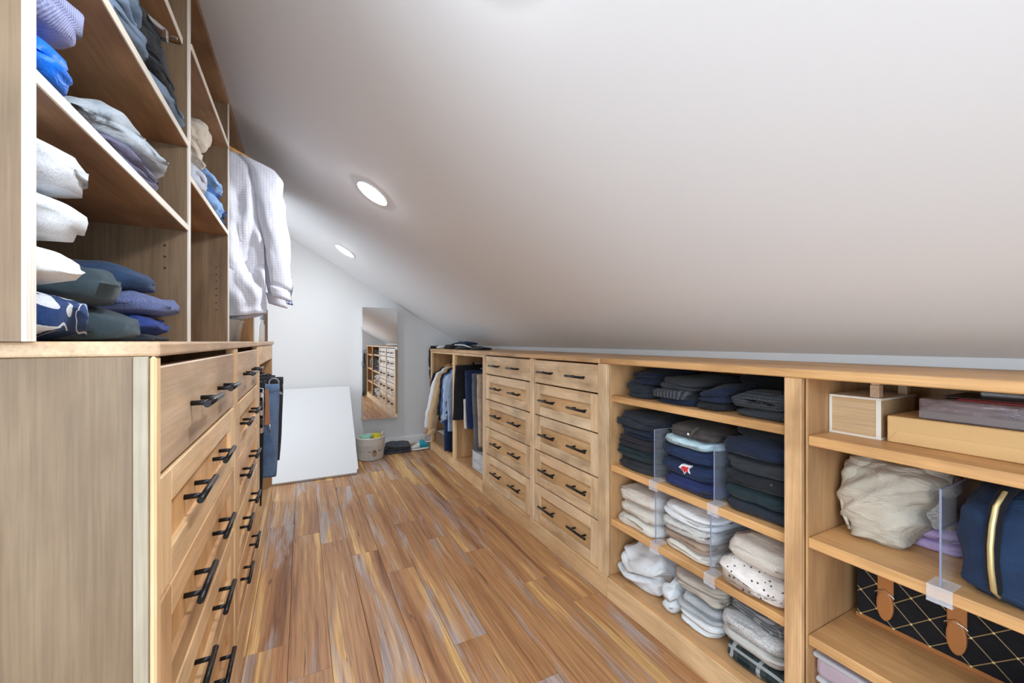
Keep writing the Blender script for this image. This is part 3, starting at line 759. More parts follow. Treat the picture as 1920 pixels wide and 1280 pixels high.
part(g, 'collar', MB().tube([(1.222, .955, .802), (1.206, .962, .790), (1.202, .972, .772), (1.206, .985, .758)], [.004, .005, .005, .003], 8), BROWNC, True)
g = sub_of('black trousers with a small grey zip')
part(g, 'zip_pull', bx(1.1925, 1.20, .690, .696, .672, .690, bev=.001), M['steel'])

# ------------------------------------------------------------------ clear shelf dividers
def divider(y, z, h, label, depth=.27, grp='clear shelf dividers'):
    xs = XR + .012
    t = thing('shelf_divider', label, 'divider', (xs, y, z), grp)
    prof = [(xs + .004, z + .003), (xs + .004, z + h), (xs + depth * .9, z + h), (xs + depth, z + h - .02), (xs + depth, z + .003)]
    o = part(t, 'sheet', MB().poly([(x, y - .0015, zz) for x, zz in prof], (0, .003, 0)), M['acrylic'])
    part(t, 'sheet_edge', bx(xs + .0030, xs + .0045, y - .0018, y + .0018, z + .003, z + h).box(xs + .004, xs + depth * .9, y - .0018, y + .0018, z + h - .0005, z + h + .0014), M['acrylic_edge'])
    part(t, 'clip', bx(xs - .006, xs + .045, y - .020, y + .020, z + .0008, z + .0045, bev=.001).box(xs - .006, xs - .0025, y - .020, y + .020, z - .032, z + .003, bev=.001).box(xs - .006, xs + .022, y - .020, y + .020, z - .0325, z - .0292, bev=.001), M['acrylic_clip'])
divider(1.119, .570, .195, 'clear divider clipped between the left and middle dark stacks', .30)
divider(.868, .570, .195, 'clear divider clipped between the middle and right dark stacks', .30)
divider(1.113, .337, .195, 'clear divider clipped between the left and middle pale stacks', .30)
divider(.881, .337, .195, 'clear divider clipped between the middle pale stack and the crochet sweater', .30)
divider(.343, .585, .205, 'clear divider clipped to the shelf between the canvas bag and navy bag', .36)

# ------------------------------------------------------------------ nearest right hand cabinet
t = thing('wooden_box', 'small plain wooden box with pale edges on the top shelf', 'box', (1.38, .535, .853))
a = (1.285, 1.485, .478, .590, .8535, .957)
part(t, 'side_panel', bx(1.2865, 1.4835, .4795, .5885, .858, .951), M['birch_box'])
part(t, 'lid', bx(1.283, 1.487, .4765, .5905, .9515, .957, bev=.001), M['box_edge'])
e = MB()
for y0 in (.4785, .5845):
    e.box(1.2850, 1.2868, y0, y0 + .006 if y0 > .5 else y0 + .010, .8535, .951)
e.box(1.284, 1.487, .4775, .591, .8535, .8585)
part(t, 'edge_trim', e, M['box_edge'])
t = thing('wooden_rack', 'little raw pine stand with two feet on top of the wooden box', 'stand', (1.37, .475, .9575))
part(t, 'foot', bx(1.290, 1.312, .484, .503, .9575, .9895, bev=.001), M['raw_pine'])
part(t, 'foot', bx(1.440, 1.460, .481, .500, .9575, .9895, bev=.001), M['raw_pine'])
part(t, 'beam', bx(1.290, 1.462, .483, .501, .990, 1.003, bev=.001), M['raw_pine'])
t = thing('cardboard_box', 'flat kraft cardboard box lying under the shrink wrapped box', 'box', (1.44, .2, .8535))
part(t, 'carton', bx(1.283, 1.595, -.03, .466, .8535, .918, bev=.002), M['card'])
part(t, 'flap', MB().poly([(1.2828, .462, .856), (1.2828, .445, .884), (1.2828, -.028, .884), (1.2828, -.028, .856)], (-.0018, 0, 0)), M['card'])
WRAP = new_mat('shrink_wrap'); wm, wnt, wbs = WRAP
v = objvec(wnt, False)
wn = noise_n(wnt, mapping(wnt, v, (40, 14, 60)), 1.0, 4, .6, 1.5)
lk(wnt, ramp(wnt, wn, [(.35, (.12, .09, .10)), (.6, (.20, .16, .17)), (.78, (.42, .38, .40))]), wbs.inputs['Base Color'])
wbs.inputs['Roughness'].default_value = .16; wbs.inputs['Coat Weight'].default_value = .6
bump(wnt, wbs, wn, .6, .004)
t = thing('wrapped_box', 'mauve grey box in crinkled clear shrink wrap on the kraft box', 'box', (1.44, .18, .9185))
part(t, 'wrap', bx(1.292, 1.58, -.03, .412, .9185, .968, bev=.006), wm)
part(t, 'label_strip', bx(1.2912, 1.30, -.03, .410, .9225, .938), plain('dull_mauve', (.19, .155, .15), .4), label='brown paper band')
solo('laptop', bx(1.335, 1.56, -.03, .235, .9685, .996, bev=.004), M['black_plastic'], 'slim black device lying on the shrink wrapped box', 'laptop', (1.44, .1, .9685))
solo('leaflet', bx(1.315, 1.42, .245, .355, .9682, .9698), plain('red_leaflet', (.45, .03, .035), .4), 'thin red leaflet on the shrink wrapped box', 'leaflet', (1.36, .3, .9682))
solo('leaflet', bx(1.34, 1.50, .262, .385, .9699, .9716), plain('brown_leaflet', (.08, .045, .04), .4), 'thin dark brown leaflet on the shrink wrapped box', 'leaflet', (1.42, .33, .9699))
t = thing('charger', 'white plug adapter with a cord behind the leaflets', 'charger', (1.47, .3, .9717))
part(t, 'adapter', bx(1.42, 1.475, .262, .345, .9717, .981, bev=.003), M['white_plastic'])
part(t, 'cord', MB().tube([(1.475, .29, .977), (1.49, .27, .983), (1.50, .25, .9815), (1.53, .243, .976)], .0022, 8), M['white_plastic'], True)

# canvas tote, packages, navy pouch
def blob(cx, cy, z0, prof, seed, n=90, amp=.006, freq=9, ridge=.006, diag=0.0):
    """prof: list of (dx0,dx1,dy0,dy1,z,p): boxy ring from dx0..dx1, dy0..dy1"""
    rings = []
    so = seed * 3.3
    full = []
    for k in range(len(prof) - 1):
        for j in range(6):
            f = j / 6; f2 = f * f * (3 - 2 * f)
            full.append([a + (b - a) * (f if q == 4 else f2) for q, (a, b) in enumerate(zip(prof[k], prof[k + 1]))])
    full.append(list(prof[-1]))
    for (xa, xb, ya, yb, z, p) in full:
        r = []
        for i in range(n):
            a = 2 * PI * i / n
            ux, uy = sgnpow(math.cos(a), 2 / p), sgnpow(math.sin(a), 2 / p)
            x = (xa + xb) / 2 + ux * (xb - xa) / 2; y = (ya + yb) / 2 + uy * (yb - ya) / 2
            q = fbm(x + so, y, z, freq) * amp * 1.5 + (1 - abs(fbm(x * .9 + so, y * .9, z * .6 + so, freq * 1.5)) * 2.4) * ridge
            if diag:
                for sc_, am in ((15, 1.0), (27, .5)):
                    q += diag * am * (1 - abs(noise.noise(Vector(((y * 1.0 + z * .9 + x * .4) * sc_ + so, (z * .25 - y * .3) * sc_ * .5, so)))) * 3.2)
            r.append((cx + x + ux * q, cy + y + uy * q, z0 + z + fbm(x, y + so, z, freq) * amp * (1 if z > .01 else 0)))
        rings.append(r)
    return MB().loft(rings)
t = thing('canvas_tote', 'stuffed cream canvas tote bag slumped on the middle shelf', 'bag', (1.40, .46, .585))
part(t, 'body', blob(1.385, .492, .5855, [(-.07, .06, -.035, .045, 0, 4), (-.085, .075, -.045, .056, .015, 4), (-.088, .08, -.066, .070, .08, 3.4), (-.085, .08, -.094, .074, .14, 3), (-.075, .075, -.092, .070, .18, 2.8), (-.05, .06, -.07, .05, .205, 2.5), (-.015, .03, -.03, .02, .218, 2.2)], 3, ridge=.010, amp=.010, freq=7, n=150, diag=.009), CANVAS, True)
part(t, 'flap', blob(1.325, .553, .690, [(-.010, .02, -.010, .014, 0, 2.6), (-.020, .03, -.018, .018, .012, 2.6), (-.022, .045, -.022, .016, .06, 2.6), (-.010, .05, -.03, .008, .095, 2.4), (.01, .04, -.03, -.01, .104, 2)], 5, n=60, ridge=.006, diag=.004), CANVAS, True)
part(t, 'flap', blob(1.385, .405, .745, [(-.012, .02, -.010, .03, 0, 2.4), (-.03, .04, -.022, .04, .016, 2.4), (-.03, .05, -.010, .05, .04, 2.4), (-.01, .05, .01, .05, .058, 2)], 6, n=60, ridge=.006, diag=.004), CANVAS, True)
part(t, 'strap', MB().tube([(1.300, .550, .600), (1.298, .562, .635), (1.302, .568, .67), (1.310, .566, .70)], [.003, .005, .005, .003], 8), CANVAS, True)
PURP = cl('printed_lilac', (0.55, 0.40, 0.68), pattern='patches', col2=(0.85, 0.55, 0.10), scale=16, t=.62, loc=(1.2, .3, 2), rough=.5, sheen=0)
PURP2 = cl('printed_lilac_pink', (0.60, 0.44, 0.72), pattern='patches', col2=(0.75, 0.06, 0.06), scale=18, t=.65, loc=(5.2, 1.3, 2), rough=.5, sheen=0)
folded('printed_pouch', 'lilac printed fabric packet with red squiggles, lower of two', 'packet', PURP2, 1.378, 1.55, .352, .472, .5855, .613, 1, 90, wr=.003, sag=.1, edge=.7)
folded('printed_pouch', 'lilac printed fabric packet with yellow and green shapes, upper of two', 'packet', PURP, 1.376, 1.56, .352, .482, .612, .645, 1, 91, wr=.003, sag=.1, edge=.7)
CART = new_mat('printed_carton'); cm, cnt, cbs = CART
v = objvec(cnt, False)
wv = noise_n(cnt, mapping(cnt, v, (300, 300, 900)), 1.0, 2, .7)
lk(cnt, ramp(cnt, wv, [(.44, (.20, .18, .17)), (.54, (.52, .48, .44))]), cbs.inputs['Base Color']); cbs.inputs['Roughness'].default_value = .5
t = thing('small_carton', 'small grey printed carton standing on the lilac packets', 'box', (1.41, .417, .646))
part(t, 'carton', bx(1.362, 1.46, .393, .438, .646, .734, bev=.0015), cm)
part(t, 'top_flap', bx(1.362, 1.46, .393, .438, .7342, .736), plain('carton_top', (.30, .28, .28), .4))
POUCH = cl('navy_quilt', (0.020, 0.040, 0.090), sheen=.1, mott=.2)
t = thing('zip_bag', 'plump navy fabric bag with a gold zip on the middle shelf', 'bag', (1.33, .2, .585))
part(t, 'body', blob(1.345, .19, .5855, [(-.11, .13, -.12, .130, 0, 5), (-.138, .14, -.14, .146, .022, 4.4), (-.145, .14, -.145, .150, .09, 4), (-.135, .14, -.14, .146, .16, 3.6), (-.105, .12, -.125, .125, .20, 3.2), (-.06, .09, -.09, .09, .226, 2.6), (-.01, .03, -.03, .03, .238, 2.2)], 11, ridge=.006, amp=.006), POUCH, True)
zp = [(1.222, .268, .598), (1.200, .272, .615), (1.193, .274, .66), (1.194, .275, .70), (1.200, .274, .74), (1.212, .272, .775), (1.236, .266, .800), (1.268, .256, .818)]
part(t, 'zip_tape', MB().tube([(x + .006, y, z) for x, y, z in zp], .011, 10), cl('black_tape', (.012, .012, .015)), True, label='black zip tape')
part(t, 'zip_teeth', MB().tube([(x - .0035, y, z) for x, y, z in zp], .0048, 10), M['gold'], True, label='gold zip')
part(t, 'zip_pull', MB().tube([(1.255, .260, .820), (1.240, .260, .826), (1.228, .262, .818)], .004, 8), M['chrome'], True)

# tufted basket under the middle shelf
t = thing('tufted_basket', 'black tufted storage basket with tan leather straps and gold studs', 'basket', (1.48, .28, .330))
TUFT = cl('black_velvet', (0.012, 0.011, 0.013), sheen=.3)
part(t, 'body', bx(1.386, 1.585, -.03, .570, .3305, .548, bev=.004), TUFT)
part(t, 'trim', bx(1.3835, 1.588, -.033, .5725, .3302, .343, bev=.002).box(1.3835, 1.588, -.033, .5725, .540, .5515, bev=.002), M['leather'], label='tan leather edging')
ln = MB(); st = MB()
zlo, zhi, P = .343, .540, .070
for s in (1, -1):
    k = -14
    while k < 26:
        c0 = k * P   # y = c0 + s*(z-zlo)*1.05
        y_a, y_b = c0, c0 + s * (zhi - zlo) * 1.05
        za, zb = zlo, zhi
        def yy(z): return c0 + s * (z - zlo) * 1.05
        lo, hi = -.028, .568
        zz = [z for z in (zlo, zhi, zlo + (lo - c0) / (s * 1.05), zlo + (hi - c0) / (s * 1.05)) if zlo - 1e-6 <= z <= zhi + 1e-6 and lo - 1e-6 <= yy(z) <= hi + 1e-6]
        if len(zz) >= 2:
            z1_, z2_ = min(zz), max(zz)
            ln.tube([(1.3855, yy(z1_), z1_), (1.3855, yy(z2_), z2_)], .0011, 6)
        k += 1
part(t, 'stitching', ln, plain('brass_thread', (.36, .24, .10), .5), kind='stuff', label='crossing bronze stitch lines')
for r in range(0, 9):
    z = zlo + r * P / 2 / 1.05
    if z > zhi - .004: break
    for q in range(-2, 14):
        y = q * P + (P / 2 if r % 2 else 0)
        if -.02 < y < .562: st.ball((1.3845, y, z), (.0022, .0034, .0034), 8, 4)
part(t, 'studs', st, M['gold'], True, kind='stuff')
for y in (.505, .372, .15):
    o = part(t, 'strap', bx(1.3795, 1.3835, y - .017, y + .017, .418, .548, bev=.0015), M['leather'])
    o2 = place('strap_tab', mesh_of('strap_tab', MB().loft([[(1.3790 - dx, y + w * math.cos(2 * PI * i / 20), zc - .026 + hh * math.sin(2 * PI * i / 20)) for i in range(20)] for dx, w, hh, zc in ((-.004, .0175, .042, .425), (.003, .0172, .041, .425), (.004, .014, .038, .425))]), M['leather'], wloc(t)), (0, 0, 0), o)
    o3 = place('buckle', mesh_of('buckle', MB().tube([(1.3760, y + .020 * math.cos(q), .424 + .010 * math.sin(q)) for q in [PI * i / 10 for i in range(11)]], .0016, 8), M['chrome'], wloc(t), True), (0, 0, 0), o)
folded('black_bundle', 'black crumpled fabric in front of the tufted basket', 'cloth', BLK, 1.20, 1.375, .02, .262, .3305, .405, 2, 95, lump=.015, wr=.01, p=3)
for k, (y0, y1, z0, z1, lab) in enumerate(((.33, .585, .222, .282, 'clear lidded box with pink contents, upper of two under the lowest shelf'), (.31, .578, .160, .2215, 'clear lidded box with pink contents, lower of two under the lowest shelf'))):
    t = thing('plastic_box', lab, 'box', (1.37, .45, z0), 'clear pink boxes')
    part(t, 'tub', bx(1.205, 1.52, y0, y1, z0 + .0005, z1 - .012, bev=.01), M['pink_tub'])
    part(t, 'lid', bx(1.200, 1.525, y0 - .005, y1 + .005, z1 - .012, z1, bev=.004), M['clear_tub'])
    part(t, 'contents', bx(1.23, 1.49, y0 + .03, y1 - .03, z0 + .004, z1 - .025, bev=.008), plain('mauve_contents_%d' % k, (.42, .20, .25), .7))
folded('white_bundle', 'white crumpled cloth beneath the clear pink boxes', 'cloth', WHITE, 1.21, 1.50, .30, .56, .0985, .1595, 2, 97, lump=.0, wr=.006)

# ------------------------------------------------------------------ clothes in the tall shelf unit
HG = 'folded clothes in the tall shelf unit'
def lf(name, label, cat, mat, xf, y0, y1, z0, z1, L=1, seed=0, depth=.31, **kw):
    k = dict(p=3.6, wr=.007, sag=.22, jit=.008, n=96, crease=.0045); k.update(kw)
    return folded(name, label, cat, mat, max(xf - depth, hb + .02), xf, y0, y1, z0, z1, L, seed, group=HG, **k)
lf('folded_sweater', 'navy patterned sweater with white motifs at the foot of the near stack', 'sweater', NORD, -.296, .741, .985, 1.1005, 1.186, 1, 201, wr=.005, p=2.7, crease=.0016, edge=1.15)
lf('folded_sweatshirt', 'off white sweatshirt above the navy patterned sweater', 'sweatshirt', OFFW, -.292, .741, .893, 1.182, 1.250, 1, 202, p=2.7, crease=.0016, edge=1.15)
lf('folded_sweatshirt', 'light grey sweatshirt in the near stack under the heather grey one', 'sweatshirt', LGREY, -.292, .741, .893, 1.247, 1.315, 1, 203, lump=.004, p=2.7, crease=.0016, edge=1.15)
lf('folded_sweatshirt', 'heather grey sweatshirt on top of the near stack', 'sweatshirt', HGREY, -.283, .741, .910, 1.311, 1.395, 1, 204, sag=.22, p=2.7, crease=.0016, edge=1.15)
lf('folded_sweatshirt', 'slate teal sweatshirt lying on the worktop behind the patterned sweater', 'sweatshirt', TEALS, -.312, .995, 1.236, 1.1005, 1.172, 1, 205, p=2.7, crease=.0016, edge=1.15)
lf('folded_sweatshirt', 'slate teal sweatshirt lying on top of another beside the off white one', 'sweatshirt', TEALS, -.312, .905, 1.206, 1.170, 1.250, 1, 206, lump=.006, p=2.7, crease=.0016, edge=1.15)
lf('folded_sweatshirt', 'black garment at the back of the lowest compartment', 'sweatshirt', BLK, -.47, .93, 1.12, 1.245, 1.290, 1, 207, depth=.2, p=2.7, crease=.0016, edge=1.15)
lf('folded_shirt', 'thin dark shirt under the cobalt blue garment', 'shirt', CHARN, -.318, 1.250, 1.425, 1.1005, 1.116, 1, 208, wr=.002)
lf('folded_shirt', 'cobalt blue garment near the foot of the blue stack', 'shirt', COBALT, -.312, 1.242, 1.432, 1.115, 1.168, 1, 209)
lf('folded_sweatshirt', 'heathered blue sweatshirt in the middle of the blue stack', 'sweatshirt', HBLUE, -.304, 1.215, 1.510, 1.166, 1.226, 1, 210, p=2.7, crease=.0016, edge=1.15)
lf('folded_sweatshirt', 'mid navy sweatshirt on top of the blue stack', 'sweatshirt', NAVYM, -.330, 1.212, 1.440, 1.224, 1.282, 1, 211, p=2.7, crease=.0016, edge=1.15)
lf('folded_jacket', 'shiny bright blue jacket on the middle shelf', 'jacket', SHINY, -.298, .741, .848, 1.4475, 1.530, 2, 212, wr=.008)
lf('folded_sweater', 'lavender ribbed sweater draped over the bright blue jacket', 'sweater', LAV, -.288, .741, .885, 1.5285, 1.618, 1, 213)
lf('folded_sweatshirt', 'purple grey sweatshirt under the pale grey printed one', 'sweatshirt', PURPG, -.303, 1.02, 1.305, 1.4475, 1.495, 2, 214, depth=.3)
lf('folded_sweatshirt', 'pale grey sweatshirt with a dark print on the middle shelf', 'sweatshirt', SWEAT, -.300, 1.02, 1.335, 1.493, 1.560, 1, 215, lump=.008, wr=.009)
lf('folded_jeans', 'blue grey jeans, lower of two at the near end of the upper shelf', 'trousers', BGREY, -.300, .95, 1.175, 1.6975, 1.775, 2, 216)
lf('folded_jeans', 'blue grey jeans, upper of two at the near end of the upper shelf', 'trousers', BGREY, -.303, .95, 1.19, 1.773, 1.86, 2, 217)
lf('folded_trousers', 'dark slate trousers at the foot of the black stack', 'trousers', BGREY, -.298, 1.215, 1.500, 1.6975, 1.752, 1, 218)
lf('folded_trousers', 'black velvet trousers second from the foot of the black stack', 'trousers', BLK, -.296, 1.210, 1.485, 1.750, 1.800, 2, 219)
lf('folded_trousers', 'charcoal trousers third from the foot of the black stack', 'trousers', CHAR, -.306, 1.205, 1.450, 1.798, 1.846, 1, 220)
lf('folded_skirt', 'black garment with a clear hanger on top of the black stack', 'skirt', BLK, -.315, 1.205, 1.400, 1.844, 1.900, 1, 221)
t = thing('clip_hanger', 'clear plastic hanger with a chrome clip lying on the black stack', 'hanger', (-.33, 1.33, 1.87))
part(t, 'bar', MB().tube([(-.42, 1.24, 1.905), (-.34, 1.30, 1.902), (-.308, 1.33, 1.892)], .005, 8), M['acrylic_clip'], True)
part(t, 'clip', bx(-.318, -.305, 1.322, 1.338, 1.868, 1.895, bev=.002).box(-.310, -.285, 1.327, 1.333, 1.878, 1.886, bev=.002), M['chrome'])
lf('folded_shirt', 'pale blue grey shirt at the near end of the second bay shelf', 'shirt', PALEG, -.300, 1.60, 1.845, 1.6065, 1.71, 1, 222)
lf('folded_jeans', 'mid blue denim jeans beside the pale blue grey shirt', 'trousers', DENIM, -.292, 1.850, 2.14, 1.6065, 1.79, 2, 223, lump=.006)
lf('folded_jeans', 'dark denim jeans with the cuff showing at the far end of the second bay shelf', 'trousers', DENIMD, -.300, 2.115, 2.235, 1.6065, 1.695, 2, 224)
lf('canvas_pouch', 'cream canvas pouch with a hanging strap on the second bay shelf', 'pouch', CANVAS, -.300, 1.60, 1.835, 1.700, 1.79, 1, 225, sag=.3)
part(bpy.data.objects['canvas_pouch'], 'flap', blob(-.315, 1.745, 1.772, [(-.05, .012, -.09, .05, 0, 2.6), (-.06, .016, -.10, .075, .02, 2.4), (-.055, .020, -.09, .092, .045, 2.2), (-.05, .016, -.05, .085, .07, 2.2), (-.04, .006, -.01, .05, .088, 2)], 81, n=60, ridge=.006, diag=.006), CANVAS, True)

# ------------------------------------------------------------------ hanging shirts, coats, trousers
def lerp(tab, t):
    for (a, va), (b, vb) in zip(tab, tab[1:]):
        if t <= b: return va + (vb - va) * (t - a) / (b - a)
    return tab[-1][1]
def shirt(name, label, cat, mat, cx, cy, top, length, half, sleeve, seed, th=.05, group=None, cuffm=None, out=.08, both=False, side=1, collar=True, fold=.010, hemcurve=.03):
    t = thing(name, label, cat, (cx, cy, top), group)
    so = seed * 2.7; n = 72; rings = []
    wt_ = [(0, .30), (.012, .42), (.035, .72), (.07, .97), (.11, 1.0), (.3, .98), (.7, 1.02), (1, 1.06)]
    tt = [(0, .5), (.05, .8), (.15, 1.0), (1, 1.15)]
    K = 40
    for k in range(K + 1):
        f = k / K; f = f ** 1.25
        hw = lerp(wt_, f) * half; ty = lerp(tt, f) * th / 2
        r = []
        for i in range(n):
            a = 2 * PI * i / n
            ux, uy = sgnpow(math.cos(a), 2 / 2.6), sgnpow(math.sin(a), 2 / 2.6)
            x = ux * hw
            z = -f * length
            fo = fold * min(1, f * 2.2)
            q = fbm(x * 2.2 + so, so, z * .5, 9) * fo * 1.6 + (1 - abs(fbm(x * 1.3 + z * .5 + so, so, z * .7, 10)) * 2.5) * fo
            y = uy * ty + q * (1 if uy < 0 else -.6)
            zz = z - abs(fbm(x + so, 0, 0, 5)) * .012 * f + (hemcurve * ux * ux * f ** 6)
            r.append((cx + x + fbm(so, z, 0, 4) * .008, cy + y, top + zz))
        rings.append(r)
    part(t, 'body', MB().loft(rings), mat, True)
    for s in ((1, -1) if both else (side,)):
        path = [(half * .90, -.055), (half * 1.02, -.10), (half + out * .45, -.28), (half + out * .8, -.45), (half + out, -sleeve)]
        rs = []
        N = 26
        for k in range(N + 1):
            f = k / N
            px = lerp([(i / 4, p[0]) for i, p in enumerate(path)], f); pz = lerp([(i / 4, p[1]) for i, p in enumerate(path)], f)
            rx = lerp([(0, .075), (.25, .07), (.8, .052), (.95, .047), (1, .040)], f); ry = lerp([(0, .018), (.3, .026), (1, .021)], f)
            r = []
            for i in range(28):
                a = 2 * PI * i / 28
                q = 1 + .22 * fbm(math.cos(a) + so, math.sin(a), pz * 1.0, 3.1) + .20 * fbm(math.cos(a) * .5 + so, so, pz, 17)
                dxr = rx * math.cos(a) * q; dyr = ry * math.sin(a) * q
                r.append((cx + s * (px + dxr), cy - .012 + dyr, top + pz - dxr * .35))
            rs.append(r)
        part(t, 'sleeve', MB().loft(rs), mat, True)
        cu = []
        for f in (0, .3, .7, 1):
            px = path[-1][0] + (f - .5) * .012; pz = -sleeve - .055 * f + .004
            cu.append([(cx + s * (px + .043 * math.cos(2 * PI * i / 24)), cy - .012 + .025 * math.sin(2 * PI * i / 24), top + pz - .012 * math.cos(2 * PI * i / 24)) for i in range(24)])
        part(t, 'cuff', MB().loft(cu), cuffm or mat, True)
    if collar:
        part(t, 'collar', MB().loft([[(cx + (half * .30 + d) * math.cos(2 * PI * i / 24), cy + (.026 + d) * math.sin(2 * PI * i / 24), top + z) for i in range(24)] for d, z in ((.0, -.012), (.006, .012), (.002, .022), (-.006, .015), (-.008, -.01))]), mat, True)
    return t
def wood_hanger(cx, cy, rod_z, top, half, label, group, mat=None):
    t = thing('coat_hanger', label, 'hanger', (cx, cy, top), group)
    pts = [(cx - half, cy, top - .055), (cx - half * .6, cy, top - .012), (cx - half * .2, cy, top + .012), (cx, cy, top + .018), (cx + half * .2, cy, top + .012), (cx + half * .6, cy, top - .012), (cx + half, cy, top - .055)]
    part(t, 'shoulder_bar', MB().tube(pts, [.008, .011, .011, .012, .011, .011, .008], 10), mat or M['hang_wood'], True)
    r = .020
    part(t, 'hook', MB().tube([(cx, cy, top + .02), (cx, cy, rod_z - .012)] + [(cx + r * math.sin(a) , cy, rod_z + r * math.cos(a) - .004) for a in [PI * .75 - 0.35 * q for q in range(9)]], .0024, 8), M['chrome'], True)
GRID = cl('white_grid_shirting', wstr=.35, wscale=7, wmap=(1.5, 1, .55), col=(0.74, 0.74, 0.80), pattern='grid', pitch=.0125, w=.12, col2=(0.40, 0.41, 0.55), mott=.05, weave=1500, bumpk=.2)
GRID2 = cl('white_lilac_grid', wstr=.35, wscale=7, wmap=(1.5, 1, .55), col=(0.72, 0.71, 0.77), pattern='grid', pitch=.009, w=.2, col2=(0.42, 0.36, 0.48), mott=.05, bumpk=.2)
SHW = cl('white_shirting', wstr=.35, wscale=7, wmap=(1.5, 1, .55), col=(0.78, 0.79, 0.82), mott=.05, bumpk=.2)
SHB = cl('pale_blue_shirting', wstr=.35, wscale=7, wmap=(1.5, 1, .55), col=(0.56, 0.63, 0.74), mott=.06, bumpk=.2)
GING = cl('blue_gingham', wstr=.35, wscale=7, wmap=(1.5, 1, .55), col=(0.72, 0.74, 0.80), pattern='grid', pitch=.016, w=.5, col2=(0.03, 0.10, 0.42), mott=.05)
shs = [('white shirt with a fine dark grid nearest the shelf divider', GRID, 2.362, .82, .670, .285, .075, .06),
       ('white shirt with a lilac grid just behind the first shirt', GRID2, 2.440, .835, .700, .250, .09, .05),
       ('plain white shirt third along the rail', SHW, 2.510, .80, .640, .255, .10, .045),
       ('black shirt fourth along the rail', BLK, 2.580, .78, .30, .26, .055, .045),
       ('cream shirt fifth along the rail', CREAM2, 2.655, .80, .36, .265, .09, .045),
       ('blue gingham shirt sixth along the rail', GING, 2.735, .80, .66, .26, .10, .045),
       ('pale blue shirt last along the rail', SHB, 2.815, .80, .62, .255, .09, .045)]
for k, (lab, mat, y, ln_, sl, hf, out, th) in enumerate(shs):
    shirt('hanging_shirt', lab, 'shirt', mat, -.455, y, 2.035, ln_, hf, sl, 300 + k, th, 'hanging shirts', out=out, fold=.024 if k == 0 else .010)
    wood_hanger(-.455, y, 2.11, 2.03 if k else 2.045, .23 if k else .235, 'wooden hanger holding the ' + lab, 'wooden shirt hangers')

def trousers(name, label, cat, mat, cx, cy, top, bottom, half, seed, th=.04, group=None, taper=.85, flare=0, waist=None, legs=True):
    t = thing(name, label, cat, (cx, cy, top), group)
    so = seed * 1.9; n = 60; rings = []; K = 34
    for k in range(K + 1):
        f = k / K
        hw = half * (1 + (taper - 1) * f) * (.94 + .06 * min(1, f * 6)); ty = th / 2 * (.75 + .25 * min(1, f * 4))
        r = []
        for i in range(n):
            a = 2 * PI * i / n
            ux, uy = sgnpow(math.cos(a), 2 / 3), sgnpow(math.sin(a), 2 / 3)
            x = ux * hw; z = -f * (top - bottom)
            q = (fbm(x + so, so, z * .5, 10) * .006 + (1 - abs(fbm(x * 1.4 + so, so, z * .9, 13)) * 2.4) * .004)
            if legs: q -= .010 * math.exp(-(x / (half * .13)) ** 2) * min(1, f * 3)
            y = uy * (ty + q)
            r.append((cx + x + fbm(so, z, 0, 5) * .010 * f, cy + y, top + z - .006 * f * fbm(x + so, 0, 0, 9)))
        rings.append(r)
    part(t, 'leg_fabric' if legs else 'skirt_fabric', MB().loft(rings), mat, True)
    wr_ = []
    for dz, g_ in ((.004, 0), (.002, .003), (-.036, .003), (-.040, 0)):
        wr_.append([(cx + sgnpow(math.cos(2 * PI * i / 40), 2 / 3) * (half * .95 + g_), cy + sgnpow(math.sin(2 * PI * i / 40), 2 / 3) * (th * .40 + g_), top + dz) for i in range(40)])
    part(t, 'waistband', MB().loft(wr_), waist or mat, True)
    return t
def clip_hanger(cx, cy, rod_z, top, half, label, group, mat):
    t = thing('clip_hanger', label, 'hanger', (cx, cy, top), group)
    part(t, 'bar', MB().tube([(cx - half, cy, top + .022), (cx + half, cy, top + .022)], .005, 8), mat, True)
    for s in (-1, 1):
        part(t, 'clip', bx(cx + s * half * .8 - .009, cx + s * half * .8 + .009, cy - .012, cy + .012, top - .008, top + .030, bev=.003), M['black_plastic'])
    r = .018
    part(t, 'hook', MB().tube([(cx, cy, top + .026), (cx, cy, rod_z - .010)] + [(cx + r * math.sin(a), cy, rod_z + r * math.cos(a) - .003) for a in [PI * .75 - .35 * q for q in range(9)]], .0024, 8), M['chrome'], True)
LB = cl('light_blue_denim', (0.23, 0.33, 0.50), pattern='fade', col2=(0.36, 0.45, 0.60))
JB = cl('blue_grey_jeans', (0.10, 0.16, 0.27), pattern='fade', col2=(0.19, 0.27, 0.40))
DKJ = cl('dark_indigo_jeans', (0.014, 0.026, 0.075), pattern='fade', col2=(0.024, 0.045, 0.115))
HL = 'trousers hanging on the left'
for k, (lab, mat, cx, y, tp, bt, hf, th) in enumerate((('light blue jeans hanging first beside the drawers', LB, -.300, 2.36, .885, .27, .108, .035),
        ('black trousers hanging between light blue and mid blue jeans', BLK, -.285, 2.475, .885, .25, .118, .045),
        ('worn mid blue jeans hanging in the middle of the left bay', JB, -.225, 2.60, .860, .36, .118, .06),
        ('charcoal trousers hanging behind the worn blue jeans', CHAR, -.215, 2.78, .885, .40, .120, .05),
        ('grey trousers hanging last in the left bay', BROWNC, -.26, 2.95, .885, .36, .115, .05))):
    trousers('hanging_trousers', lab, 'trousers', mat, cx, y, tp, bt, hf, 330 + k, th, HL)
    clip_hanger(cx - .03 if cx > -.27 else cx, y, .93, tp - .004, .085, 'clip hanger holding the ' + lab, 'clip hangers on the left', M['black_plastic'] if k else M['white_plastic'])
t = thing('tiered_hanger', 'chrome multi tier clip rack hanging beside the drawers', 'hanger', (-.22, 2.418, .62))
